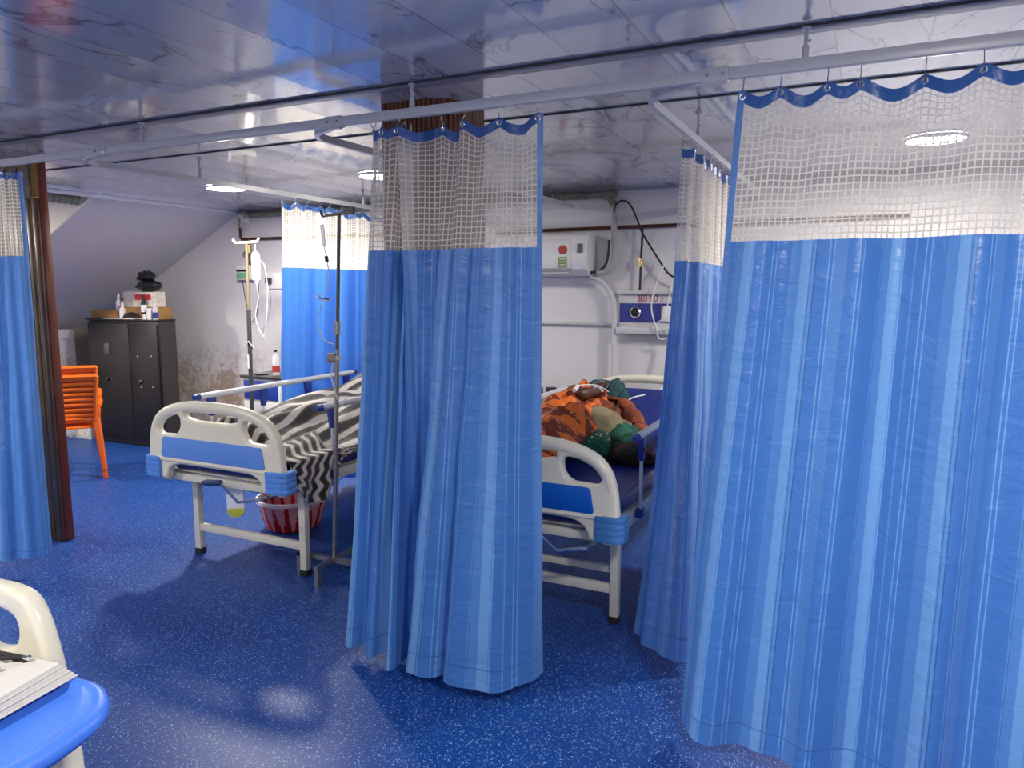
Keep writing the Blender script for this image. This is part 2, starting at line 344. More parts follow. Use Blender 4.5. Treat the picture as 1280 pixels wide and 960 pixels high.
# ------------------------------------------------------------------ geometry helpers
class MB:
    def __init__(s): s.v = []; s.f = []; s.uv = {}; s.mi = []
    def add(s, vs, fs, mi=0):
        b = len(s.v); s.v += [tuple(v) for v in vs]
        s.f += [tuple(b+i for i in f) for f in fs]; s.mi += [mi]*len(fs); return b
    def box(s, x0, x1, y0, y1, z0, z1, mi=0, mat=None):
        vs = [Vector((x, y, z)) for z in (z0, z1) for y in (y0, y1) for x in (x0, x1)]
        if mat: vs = [mat @ v for v in vs]
        s.add(vs, [(0, 2, 3, 1), (4, 5, 7, 6), (0, 1, 5, 4), (2, 6, 7, 3), (0, 4, 6, 2), (1, 3, 7, 5)], mi); return s
    def tube(s, pts, r, n=10, cap=True, mi=0, closed=False, sq=False):
        pts = [Vector(p) for p in pts]; m = len(pts)
        rs = r if isinstance(r, (list, tuple)) else [r]*m
        up = None; vs = []
        for i, p in enumerate(pts):
            if closed: t = (pts[(i+1) % m]-pts[i-1])
            else: t = pts[min(i+1, m-1)]-pts[max(i-1, 0)]
            t.normalize()
            if up is None:
                up = Vector((0, 0, 1)) if abs(t.z) < .9 else Vector((1, 0, 0))
            up = (up - t*up.dot(t))
            if up.length < 1e-6: up = t.orthogonal()
            up.normalize(); sd = t.cross(up)
            for k in range(n):
                a = 2*PI*(k+.5)/n
                vs.append(p + (up*math.cos(a)+sd*math.sin(a))*rs[i]*(1.414 if sq else 1))
        fs = []
        for i in range(m if closed else m-1):
            j = (i+1) % m
            for k in range(n):
                k2 = (k+1) % n
                fs.append((i*n+k, i*n+k2, j*n+k2, j*n+k))
        if cap and not closed:
            fs.append(tuple(range(n-1, -1, -1))); fs.append(tuple((m-1)*n+k for k in range(n)))
        s.add(vs, fs, mi); return s
    def lathe(s, prof, c=(0, 0, 0), n=24, mi=0, capb=True, capt=True, mat=None):
        c = Vector(c); vs = []
        for r, z in prof:
            for k in range(n):
                a = 2*PI*k/n; v = Vector((r*math.cos(a), r*math.sin(a), z))
                if mat: v = mat @ v
                vs.append(c+v)
        fs = []
        for i in range(len(prof)-1):
            for k in range(n):
                k2 = (k+1) % n; fs.append((i*n+k, i*n+k2, (i+1)*n+k2, (i+1)*n+k))
        if capb: fs.append(tuple(range(n-1, -1, -1)))
        if capt: fs.append(tuple((len(prof)-1)*n+k for k in range(n)))
        s.add(vs, fs, mi); return s
    def grid(s, P, uv=None, mi=0, closed_u=False):
        nu = len(P); nv = len(P[0]); vs = [p for r in P for p in r]; fs = []
        b = len(s.v)
        for i in range(nu-1 if not closed_u else nu):
            for j in range(nv-1):
                i2 = (i+1) % nu
                fs.append((i*nv+j, i2*nv+j, i2*nv+j+1, i*nv+j+1))
        s.add(vs, fs, mi)
        if uv:
            k = b
            for r in uv:
                for q in r: s.uv[k] = q; k += 1
        return s
    def prism(s, poly, y0, y1, mi=0, axis='y'):
        n = len(poly)
        def P(a, b, t):
            return (a, t, b) if axis == 'y' else ((t, a, b) if axis == 'x' else (a, b, t))
        vs = [P(a, b, y0) for a, b in poly]+[P(a, b, y1) for a, b in poly]
        fs = [tuple(range(n)), tuple(range(2*n-1, n-1, -1))]+[(i, i+n, (i+1) % n+n, (i+1) % n) for i in range(n)]
        s.add(vs, fs, mi); return s
    def build(s, name, mats, parent=None, bevel=0, smooth=35, sub=0, solid=0, seg=2):
        me = bpy.data.meshes.new(name); me.from_pydata(s.v, [], s.f)
        if not isinstance(mats, (list, tuple)): mats = [mats]
        for m in mats: me.materials.append(m)
        for p, mi in zip(me.polygons, s.mi): p.material_index = mi; p.use_smooth = True
        if s.uv:
            ul = me.uv_layers.new(name='UVMap')
            for l in me.loops: ul.data[l.index].uv = s.uv.get(l.vertex_index, (0, 0))
        bm = bmesh.new(); bm.from_mesh(me)
        if not s.uv: bmesh.ops.recalc_face_normals(bm, faces=bm.faces)
        if bevel: 
            es = [e for e in bm.edges if len(e.link_faces) == 2 and e.calc_face_angle(0) > R(40)]
            bmesh.ops.bevel(bm, geom=es, offset=bevel, segments=seg, profile=.5, affect='EDGES', clamp_overlap=True)
        bm.to_mesh(me); bm.free()
        for p in me.polygons: p.use_smooth = True
        me.set_sharp_from_angle(angle=R(smooth))
        o = bpy.data.objects.new(name, me); col.objects.link(o)
        if parent: o.parent = parent
        if solid: md = o.modifiers.new('solid', 'SOLIDIFY'); md.thickness = solid; md.offset = 0
        if sub: md = o.modifiers.new('sub', 'SUBSURF'); md.levels = sub; md.render_levels = sub
        return o

def tag(o, label=None, cat=None, group=None, kind=None):
    if label: o['label'] = label
    if cat: o['category'] = cat
    if group: o['group'] = group
    if kind: o['kind'] = kind
    return o
def thing(name, label, cat, loc=(0, 0, 0), rz=0, group=None):
    o = bpy.data.objects.new(name, None); o.empty_display_size = .1; col.objects.link(o)
    o.location = loc; o.rotation_euler = (0, 0, rz)
    return tag(o, label, cat, group)
def struct(name, mb, mat, **k):
    o = mb.build(name, mat, **k); o['kind'] = 'structure'; return o
def copy_tree(o, parent=None):
    c = o.copy(); col.objects.link(c); c.parent = parent
    for ch in list(o.children): copy_tree(ch, c)
    return c
def catmull(pts, n):
    pts = [Vector(p) for p in pts]
    if len(pts) == 2: return [pts[0].lerp(pts[1], i/(n-1)) for i in range(n)]
    P = [pts[0]*2-pts[1]]+pts+[pts[-1]*2-pts[-2]]; out = []
    # uniform in chord length
    L = [0]
    for a, b in zip(pts, pts[1:]): L.append(L[-1]+max((b-a).length, 1e-6))
    for i in range(n):
        s = L[-1]*i/(n-1); k = 0
        while k < len(pts)-2 and s > L[k+1]: k += 1
        t = (s-L[k])/(L[k+1]-L[k])
        p0, p1, p2, p3 = P[k], P[k+1], P[k+2], P[k+3]
        out.append(.5*((2*p1)+(p2-p0)*t+(2*p0-5*p1+4*p2-p3)*t*t+(3*p1-p0-3*p2+p3)*t**3))
    return out
def plate(name, outline, holes, y, thick, bev, mat, parent, res=6):
    """solid plate standing in the XZ plane, rounded edges; outline/holes are closed point loops (x,z)"""
    cu = bpy.data.curves.new(name, 'CURVE'); cu.dimensions = '2D'; cu.fill_mode = 'BOTH'
    cu.extrude = max(thick/2-bev, .0005); cu.bevel_depth = bev; cu.bevel_resolution = 3; cu.offset = -bev
    for loop in [outline]+holes:
        sp = cu.splines.new('POLY'); sp.points.add(len(loop)-1); sp.use_cyclic_u = True
        for p, (a, b) in zip(sp.points, loop): p.co = (a, b, 0, 1)
    tmp = bpy.data.objects.new('tmp', cu); col.objects.link(tmp)
    dg = bpy.context.evaluated_depsgraph_get(); dg.update()
    me = bpy.data.meshes.new_from_object(tmp.evaluated_get(dg))
    bpy.data.objects.remove(tmp)
    bm = bmesh.new(); bm.from_mesh(me); bmesh.ops.remove_doubles(bm, verts=bm.verts, dist=1e-5)
    for v in bm.verts: v.co = Vector((v.co.x, y-v.co.z, v.co.y))
    bmesh.ops.recalc_face_normals(bm, faces=bm.faces); bm.to_mesh(me); bm.free()
    me.materials.clear(); me.materials.append(mat); me.name = name
    for p in me.polygons: p.use_smooth = True
    me.set_sharp_from_angle(angle=R(40))
    o = bpy.data.objects.new(name, me); col.objects.link(o); o.parent = parent
    return o
def rloop(pts, n=8, r=None):
    """smooth closed loop through points by corner rounding"""
    m = len(pts); out = []
    for i in range(m):
        p0, p1, p2 = Vector(pts[i-1]), Vector(pts[i]), Vector(pts[(i+1) % m])
        rr = min((p1-p0).length, (p2-p1).length)*.5
        if r is not None: rr = min(rr, r[i] if isinstance(r, (list, tuple)) else r)
        a = p1+(p0-p1).normalized()*rr; b = p1+(p2-p1).normalized()*rr
        for k in range(n+1):
            t = k/n; q = a*(1-t)**2+p1*2*t*(1-t)+b*t*t
            if not out or (Vector(out[-1])-q).length > 1e-4: out.append((q.x, q.y))
    if (Vector(out[0])-Vector(out[-1])).length < 1e-4: out.pop()
    return out

# ------------------------------------------------------------------ room shell
ZC = 2.38; YW = 5.70; XL = -8.6; XR = 3.2; YF = -2.6; XE = -5.86; YK = 4.12
b = MB(); b.box(XL, XR, YF, YW, -.08, 0); struct('floor', b, M['floor'])
b = MB(); b.box(XE, XR, YF, YW, ZC, ZC+.06); b.box(XL, XE, YF, YK, ZC+.02, ZC+.08); struct('ceiling', b, M['ceiling'])
b = MB(); b.box(XL, XR+.1, YW, YW+.1, 0, ZC+.06); struct('wall_back', b, M['wall'])
b = MB(); b.box(XR, XR+.1, YF, YW, 0, ZC+.06); struct('wall_right', b, M['wall'])
b = MB(); b.box(XL-.1, XL, YF, YW+.1, 0, ZC+.06); struct('wall_left', b, M['wall'])
b = MB(); b.box(XL, XR, YF-.1, YF, 0, ZC+.06); struct('wall_front', b, M['wall'])
SL = .505
def slz(x): return ZC-.02-SL*(XE-x)
b = MB(); XK = -8.25
b.prism([(XE, ZC-.01), (XE, ZC+.05), (XK, slz(XK)+.06), (XK, slz(XK))], YK, YW, axis='y')
struct('wall_sloped', b, M['slope'])
b = MB(); b.add([(XE, YK, ZC+.02), (XE, YK, slz(XE)), (XK, YK, slz(XK)), (XK, YK, ZC+.02), (XE, YK-.02, ZC+.02), (XE, YK-.02, slz(XE)-.002), (XK, YK-.02, slz(XK)-.002), (XK, YK-.02, ZC+.02)],
      [(0, 1, 2, 3), (7, 6, 5, 4), (0, 4, 5, 1), (1, 5, 6, 2), (2, 6, 7, 3), (3, 7, 4, 0)])
struct('wall_cheek', b, M['cheek'])
b = MB(); b.box(XK-.05, XK, YK, YW, 0, slz(XK)+.02); struct('wall_knee', b, M['knee'])
b = MB(); b.box(XK, -7.95, 4.2, 5.25, 0.75, 1.155); struct('trim_5', b, M['wall'], bevel=.01)
# ceiling trims (joint strips)
b = MB(); b.box(XE, XR, 2.465, 2.525, ZC-.010, ZC); struct('trim_1', b, M['trimgrey'], bevel=.003)
b = MB(); b.box(XE, XR, 3.165, 3.178, ZC-.006, ZC); struct('trim_2', b, M['trimdark'])
b = MB(); b.box(XE, XR, 2.458, 2.464, ZC-.009, ZC); struct('trim_6', b, M['trimdark'])
b = MB(); b.box(XE-.02, XE+.03, YF, YW, ZC-.03, ZC); struct('trim_3', b, M['trimwhite'], bevel=.004)
b = MB(); b.box(XE, XR, YW-.012, YW, ZC-.02, ZC); struct('trim_4', b, M['trimgrey'])

# wood-clad columns
def column(name, x0, x1, y0, y1, zsplit, label, mats, nsl):
    t = thing(name, label, 'column', ((x0+x1)/2, (y0+y1)/2, 0)); cx, cy = (x0+x1)/2, (y0+y1)/2
    a, c = x0-cx, x1-cx; d, e = y0-cy, y1-cy
    b = MB(); b.box(a, c, d+.012, e, 0.004, ZC); b.build('core', mats['side'], t, bevel=.003)
    b = MB(); g = MB(); u = MB(); w = (c-a)/nsl
    for i in range(nsl):
        b.box(a+i*w+.006, a+(i+1)*w-.006, d-.006, d+.012, .004, zsplit)
        g.box(a+i*w-.004, a+i*w+.004, d-.007, d+.012, .004, zsplit)
    b.build('fluted_cladding', mats['front'], t, bevel=.002); g.build('gold_strip', M['gold'], t)
    u1 = MB(); u2 = MB()
    for i in range(nsl):
        (u1 if i % 2 else u2).box(a+i*w+.002, a+(i+1)*w-.002, d+.001 if i % 2 else d-.004, d+.012, zsplit+.012, ZC)
    u1.build('upper_gold_cladding', M['goldwood'] if mats['upper'] else M['wood_brown'], t); u2.build('upper_grey_cladding', M['glitter'] if mats['upper'] else M['wood'], t)
    s = MB(); s.box(a, c, d-.009, d+.012, zsplit, zsplit+.010)
    s.build('gold_band', M['gold'], t)
    return t
column('wooden_column', -5.27, -4.545, 2.835, 2.90, 2.14, 'dark fluted wood pillar with thin gold strips beside the leftmost curtain', dict(side=M['wood_red'], front=M['wood'], upper=True), 12)
def faceted_column():
    fp = [(-1.925, 2.70), (-1.705, 2.70), (-1.625, 2.735), (-1.60, 2.80), (-1.60, 3.00), (-1.925, 3.00)]
    cx, cy = -1.76, 2.85
    t = thing('wooden_column', 'brown slatted wood pillar rising to the ceiling behind the middle curtain', 'column', (cx, cy, 0))
    b = MB(); b.prism([(x-cx, y-cy) for x, y in fp], .004, ZC-.002, axis='z'); b.build('core', M['wood'], t)
    sl = MB(); L = [Vector((x-cx, y-cy, 0)) for x, y in fp]
    for p, q in zip(L, L[1:]+L[:1]):
        d = (q-p); n = max(1, round(d.length/.022)); u = d.normalized(); o = Vector((u.y, -u.x, 0)); w = d.length/n
        for k in range(n):
            a = p+u*(k*w+.003); c = p+u*((k+1)*w-.003)
            sl.prism([(a.x, a.y), (c.x, c.y), ((c+o*.009).x, (c+o*.009).y), ((a+o*.009).x, (a+o*.009).y)], .006, ZC-.001, axis='z')
    sl.build('fluted_cladding', M['wood_brown'], t, bevel=0)
faceted_column()

# ------------------------------------------------------------------ lights of the room
def downlight(x, y, label, power, r=.14, group=None):
    t = thing('ceiling_light', label, 'light', (x, y, ZC), group=group)
    b = MB(); b.lathe([(r+.012, -.001), (r+.012, -.012), (r, -.016), (r-.004, -.010)], n=40, capb=False, capt=False); b.build('frame', M['light_trim'], t)
    b = MB(); b.lathe([(r-.004, -.012), (r-.006, -.013)], n=40, capb=True, capt=True); b.build('diffuser', M['lamp'], t)
    l = bpy.data.lights.new('lamp', 'AREA'); l.shape = 'DISK'; l.size = 2*r-.02; l.energy = power; l.color = (1, .925, .83)
    o = bpy.data.objects.new('lamp', l); col.objects.link(o); o.location = (x, y, ZC-.02)
    return t
downlight(-4.55, 4.30, 'round white ceiling light glowing above the left side of the striped blanket bed', 80)
downlight(-3.10, 4.30, 'round white ceiling light glimpsed through the net of the middle curtain', 9)
downlight(.25, 4.53, 'round white ceiling light glowing behind the net of the right curtain', 62)
for x, y, p in ((-4.6, .6, 50), (-1.9, -.3, 30), (.45, 1.0, 46), (-3.2, -1.8, 34), (.9, -1.6, 34), (-7.4, 2.6, 95), (2.2, 3.2, 24)):
    downlight(x, y, 'round white ceiling light outside the picture on the near side of the room', p, group='ceiling lights outside the picture')

# ------------------------------------------------------------------ curtains
def curtain(label, top, bot, zt=2.215, zb=.05, zn=1.75, freqs=((6, .03), ), at=.35, ab=1.0, sag=.02, nhook=9, seed=1, mat='fabric_a', ease=1.15, hooks=None, nu=300, bind=(True, True), side=1, vfold=0.0):
    rnd = random.Random(seed)
    T = catmull([(x, y, 0) for x, y in top], nu); B = catmull([(x, y, 0) for x, y in bot], nu)
    ph = [rnd.uniform(0, 6.28) for _ in freqs]; org = Vector(((top[0][0]+top[-1][0])/2, (top[0][1]+top[-1][1])/2, 0))
    hu = hooks or [.008]+[(i+rnd.uniform(-.22, .22))/(nhook-1) for i in range(1, nhook-1)]+[.992]
    hu = sorted(hu)
    root = thing('privacy_curtain', label, 'curtain', org, group='blue hospital privacy curtains')
    def sagf(u):
        for a, b_ in zip(hu, hu[1:]):
            if a <= u <= b_:
                t = (u-a)/(b_-a); return math.sin(PI*t)**1.3*sag*min(1.6, (b_-a)*(len(hu)-1))
        return 0
    sags = [sagf(i/(nu-1)) for i in range(nu)]
    def pt(i, z):
        u = i/(nu-1); t = (zt-z)/(zt-zb)
        p = T[i].lerp(B[i], max(0, t)**ease)
        a, c = max(i-2, 0), min(i+2, nu-1)
        d = (T[c]-T[a]).lerp(B[c]-B[a], max(0, t)**ease); n = Vector((-d.y, d.x, 0))
        if n.length > 1e-6: n.normalize()
        amp = at+(ab-at)*min(1, max(t, 0)*1.3)
        f = sum(A*math.sin(2*PI*F*u+q+vfold*t*math.sin(5*u+q)) for (F, A), q in zip(freqs, ph))
        w = noise.noise(Vector((u*9+seed, z*2.2, seed)))*.012*min(1, t*2+.1)
        p = p+n*(f*amp+w)*side
        zz = z-sags[i]*(1 if z > zt-.037 else math.exp(-(zt-.036-z)*11))
        if z < .6: zz += noise.noise(Vector((u*5, seed*3.1, 0)))*.02*(1-z/.6)
        return Vector((p.x-org.x, p.y-org.y, zz))
    zm = zn-.25
    S = [0]
    for i in range(1, nu): S.append(S[-1]+max((pt(i, zm)-pt(i-1, zm)).length, .0005))
    bw = .022   # binding width in metres along cloth
    iL = next(i for i in range(nu) if S[i] > bw) if bind[0] else 0
    iR = next(i for i in range(nu-1, 0, -1) if S[-1]-S[i] > bw) if bind[1] else nu-1
    def patch(name, i0, i1, z0, z1, nz, m, off=0):
        P = []; U = []
        for i in range(i0, i1+1):
            rp = []; ru = []
            for k in range(nz+1):
                z = z0+(z1-z0)*k/nz
                rp.append(pt(i, z)); ru.append((S[i], z))
            P.append(rp); U.append(ru)
        b = MB(); b.grid(P, U); return b.build(name, m, root, smooth=180)
    patch('fabric_panel', iL, iR, zb, zn, 46, M[mat])
    patch('net_panel', iL, iR, zn, zt-.036, 18, M['net'])
    patch('header_band', iL, iR, zt-.036, zt, 3, M['header'])
    if bind[0]: patch('edge_binding', 0, iL, zb, zt, 60, M['binding'])
    if bind[1]: patch('edge_binding', iR, nu-1, zb, zt, 60, M['binding'])
    for u in hu:
        i = min(nu-1, int(u*(nu-1))); p = pt(i, zt-.018)
        a, c = max(i-2, 0), min(i+2, nu-1); d = (pt(c, zt)-pt(a, zt)); d.z = 0; d.normalize(); n = Vector((-d.y, d.x, 0))
        # the rail side facing the camera is -n for paths that run +x
        b = MB()
        ring = [p+(d*math.cos(k*PI/6)+Vector((0, 0, 1))*math.sin(k*PI/6))*.0085 for k in range(12)]
        b.tube(ring, .0028, n=6, closed=True); b.build('grommet', M['chrome'], root)
        b = MB(); q = T[i]-org; zr = 2.243
        b.tube([p-n*.006+Vector((0, 0, -.006)), p-n*.009+Vector((0, 0, .006)), p+Vector((0, 0, .018)), Vector((q.x, q.y, zr-.006)), Vector((q.x, q.y, zr))], .0016, n=6)
        b.build('hook', M['steel'], root)
    return root

YR = 2.45
# middle curtain
curtain('bunched blue striped curtain hanging in the middle, in front of the wood pillar',
        [(-1.82, 2.47), (-1.74, 2.43), (-1.68, 2.44), (-1.675, 2.51), (-1.685, 2.56), (-1.665, 2.52), (-1.655, 2.43), (-1.60, 2.42), (-1.50, 2.47), (-1.35, 2.45), (-1.2, 2.46), (-1.08, 2.45)],
        [(-2.05, 2.50), (-1.97, 2.42), (-1.90, 2.50), (-1.83, 2.40), (-1.77, 2.52), (-1.715, 2.36), (-1.685, 2.48), (-1.70, 2.66), (-1.665, 2.50), (-1.652, 2.36), (-1.55, 2.36), (-1.47, 2.42), (-1.44, 2.36), (-1.3, 2.35), (-1.17, 2.45), (-1.105, 2.60)],
        freqs=((5, .012), (11, .012), (3, .012)), at=.9, ab=.8, nhook=12, seed=4, sag=.022, nu=420,
        hooks=[.008, .05, .10, .15, .20, .25, .31, .36, .42, .58, .70, .83, .985])
# right big curtain
curtain('widest blue striped curtain at the right edge, drawn across the nearest bay',
        [(-.41, 2.45), (.95, 2.45)], [(-.53, 2.51), (-.40, 2.44), (-.13, 2.42), (.1, 2.37), (.35, 2.40), (.6, 2.36), (.97, 2.42)],
        zt=2.205, zn=1.748, zb=.06, freqs=((2.3, .025), (4.6, .034), (9.5, .010)), at=.55, ab=1.15, seed=11, sag=.03, nu=420, ease=1.0,
        hooks=[.012, .095, .19, .255, .375, .475, .575, .68, .79, .90, .99], vfold=.6)
# curtain on the side rail of the middle bay
curtain('narrow blue curtain gathered on the side rail, tucked behind the widest curtain',
        [(-.745, 3.17), (-.735, 3.5), (-.74, 3.9), (-.74, 4.35)], [(-.895, 3.10), (-.80, 3.0), (-.70, 2.93), (-.62, 2.97), (-.66, 3.2), (-.62, 3.5), (-.70, 4.0)],
        zt=2.205, zn=1.72, zb=.05, freqs=((7, .022), (13, .01)), at=.8, ab=.6, seed=21, sag=.02, nhook=12, mat='fabric_b', ease=1.5, bind=(True, True), nu=320)
# far curtain behind the striped bed
curtain('far blue curtain hanging behind the bed with the striped blanket',
        [(-3.70, 4.0), (-3.70, 5.45)], [(-3.78, 3.97), (-3.78, 4.6), (-3.78, 5.45)],
        zt=2.21, zn=1.75, zb=.06, freqs=((7, .03), (12.3, .016)), at=.8, ab=1.1, seed=31, sag=.03, nhook=12, mat='fabric_c', ease=1.0)
# leftmost
curtain('leftmost blue curtain, cut by the picture edge beside the dark wood pillar',
        [(-4.80, 2.45), (-4.5, 2.45), (-4.08, 2.45)], [(-4.85, 2.40), (-4.55, 2.36), (-4.36, 2.33), (-4.26, 2.34), (-4.20, 2.42), (-4.17, 2.53)],
        zt=2.22, zn=1.775, zb=.09, freqs=((5, .02), (9, .014)), at=.9, ab=.7, seed=41, sag=.012, nhook=14, mat='fabric_b', ease=.9)

# ------------------------------------------------------------------ curtain rails
def railbox(b, pts, w=.011, h=.017):
    """rectangular rail swept along a path"""
    P = [Vector(p) for p in pts]; rows = []
    for i, p in enumerate(P):
        t = P[min(i+1, len(P)-1)]-P[max(i-1, 0)]; t.z = 0; t.normalize(); n = Vector((-t.y, t.x, 0))
        rows.append([p+n*w+Vector((0, 0, -h)), p+n*w+Vector((0, 0, h)), p-n*w+Vector((0, 0, h)), p-n*w+Vector((0, 0, -h))])
    vs = [q for r in rows for q in r]; fs = []
    for i in range(len(rows)-1):
        for k in range(4): fs.append((i*4+k, i*4+(k+1) % 4, (i+1)*4+(k+1) % 4, (i+1)*4+k))
    fs += [(0, 1, 2, 3), (len(vs)-1, len(vs)-2, len(vs)-3, len(vs)-4)]
    b.add(vs, fs)
def hanger(b, x, y, z0, z1):
    b.tube([(x, y, z0), (x, y, z0+.035)], .010, n=8); b.tube([(x, y, z0+.03), (x, y, z1)], .006, n=8); b.tube([(x, y, z1-.008), (x, y, z1)], .014, n=10)
    b.box(x-.004, x+.014, y-.004, y+.004, z0+.045, z0+.052)
rt = thing('curtain_rail', 'long white curtain rail running straight across the picture under the ceiling', 'rail', (-2, YR, 0))
b = MB(); railbox(b, [(-3.2, 0, 2.262), (4.6, 0, 2.262)], .012, .018)
b.build('track', M['rail'], rt, bevel=.003)
for x in (-4.6, -3.11, -1.61, -.22, 1.2):
    b = MB(); hanger(b, x+2, 0, 2.28, ZC-.012); b.build('hanger', M['rail'], rt)
for x in (-3.40, -1.98, -.48):
    b = MB(); b.box(x+2-.04, x+2+.04, -.016, .016, 2.240, 2.284); b.build('connector', M['rail'], rt, bevel=.003)
    b = MB()
    for dx in (-.025, .025): b.tube([(x+2+dx, -.022, 2.262), (x+2+dx, -.014, 2.262)], .0045, n=8)
    b.build('screw', M['steel'], rt)
def bay_rail(label, x, xj, yend, hy):
    t = thing('curtain_rail', label, 'rail', (x, YR, 0))
    pts = [(xj-x, 0.0, 2.25)]
    r = .19
    pts += [(xj-x-.06, -.004, 2.25)]
    for k in range(0, 11):
        a = PI/2*k/10
        pts.append((r-r*math.sin(a), .03+r-r*math.cos(a) if k else .01, 2.252))
    pts.append((0, yend-YR, 2.255))
    b = MB(); railbox(b, pts, .010, .015); b.build('track', M['rail'], t, bevel=0)
    for y in hy:
        b = MB(); hanger(b, 0, y-YR, 2.27, ZC); b.build('hanger', M['rail'], t)
bay_rail('curved white side rail above the far blue curtain', -3.70, -3.42, 5.66, (3.30, 4.9))
bay_rail('curved white side rail disappearing behind the middle curtain', -2.20, -1.95, 5.66, (3.4, 4.9))
bay_rail('curved white side rail carrying the narrow gathered curtain', -.74, -.45, 5.66, (3.42, 4.9))

# ------------------------------------------------------------------ hospital beds
HP = [(0, .976), (.18, .968), (.30, .948), (.40, .912), (.455, .86), (.485, .78), (.50, .66), (.505, .55)]
def board_outline(dz):
    right = HP+[(.50, .528), (.36, .528), (.345, .565), (.30, .605), (.22, .622), (0, .622)]
    pts = [(x, z+dz) for x, z in right]
    left = [(-x, z) for x, z in reversed(pts) if x > 0]
    loop = pts+left
    out = []
    P = catmull([(x, z, 0) for x, z in HP], 26)
    arc = [(p.x, p.y+dz) for p in P]
    low = [(.502, .535+dz), (.495, .528+dz), (.37, .528+dz), (.36, .532+dz), (.355, .56+dz), (.338, .59+dz), (.30, .612+dz), (.25, .62+dz)]
    half = arc+low
    return half+[(-x, z) for x, z in reversed(half) if x > 1e-5]
def make_board(name, parent, y, dz, inset, bump, facing=-1):
    rh = rloop([(.235, .905+dz), (.31, .898+dz), (.385, .87+dz), (.425, .82+dz), (.405, .785+dz), (.27, .79+dz), (.232, .835+dz)], 5, .045)
    lh = [(-x, z) for x, z in reversed(rh)]
    mh = rloop([(-.20, .926+dz), (.20, .926+dz), (.205, .895+dz), (.12, .878+dz), (-.12, .878+dz), (-.205, .895+dz)], 4, .02)
    o = plate(name, board_outline(dz), [rh, lh, mh], y, .052, .016, M['cream'], parent)
    # rounded hand rail along the top edge
    b = MB(); P = catmull([(x, z, 0) for x, z in [(0, .958), (.18, .950), (.30, .929), (.385, .893), (.432, .845), (.46, .77), (.474, .66)]], 22)
    pr = [(p.x, y, p.y+dz) for p in P]; full = [(-p[0], p[1], p[2]) for p in reversed(pr)][:-1]+pr
    b.tube(full, [.024+.008*min(1, min(i, len(full)-1-i)/8) for i in range(len(full))], n=12); b.build('hand_rail', M['cream'], o)
    fy = y+facing*.029
    b = MB(); pl = rloop([(-.37, .775+dz), (.37, .775+dz), (.39, .655+dz), (-.39, .655+dz)], 5, .02)
    b.prism(pl, fy-.004, fy+.004); b.build('inset_panel', inset, o, bevel=.002)
    b = MB(); b.prism(rloop([(-.43, .655+dz), (-.43, .635+dz), (.43, .635+dz), (.43, .655+dz)], 3, .008), fy-.006, fy+.004); b.build('ledge', M['cream'], o, bevel=.003)
    for s in (-1, 1):
        b = MB()
        ol = [(.400, -.045), (.500, -.045), (.528, -.02), (.528, .055), (.490, .055), (.490, .030), (.400, .030)]
        for k in range(4):
            z0 = .535+dz+k*.030
            pts = [(s*px, y+facing*-(py)) for px, py in ol]
            b.prism(pts, z0, z0+.0285, axis='z')
        pts = [(s*(px-.003), y+facing*-(py*.95)) for px, py in ol]; b.prism(pts, .535+dz, .653+dz, axis='z')
        b.build('corner_bumper', bump, o, bevel=.004)
    return o
def side_rail(parent, x, dz, y0, y1, s):
    b = MB(); zt = .945+dz
    b.tube([(x, y0, zt), (x, y1, zt)], .019, n=14)
    o = b.build('side_rail', M['alu'], parent)
    b = MB(); b.tube([(x, y0-.03, zt), (x, y0+.012, zt)], [.015, .022], n=14); b.build('end_cap', M['blue_plastic'], o)
    b = MB(); b.tube([(x, y1-.012, zt), (x, y1+.03, zt)], [.022, .015], n=14); b.build('end_cap', M['blue_plastic'], o)
    n = 4
    for i in range(n):
        y = y0+.10+(y1-y0-.2)*i/(n-1)
        b = MB(); b.prism([(y-.03, zt-.012), (y+.03, zt-.012), (y+.035, zt-.075), (y+.012, zt-.13), (y-.012, zt-.13), (y-.022, zt-.075)], x-.014, x+.014, axis='x')
        br = b.build('bracket', M['blue_plastic'], o, bevel=.004)
        b = MB(); b.tube([(x+s*.014, y, zt-.075), (x+s*.022, y, zt-.075)], .013, n=10); b.build('red_cap', M['red'], br)
        b = MB(); b.tube([(x, y, zt-.12), (x, y, .555+dz)], .0085, n=8); b.build('post', M['alu'], o)
        b = MB(); b.box(x-.018, x+.018, y-.025, y+.025, .53+dz, .575+dz); b.build('post_foot', M['blue_plastic'], o, bevel=.003)
    return o
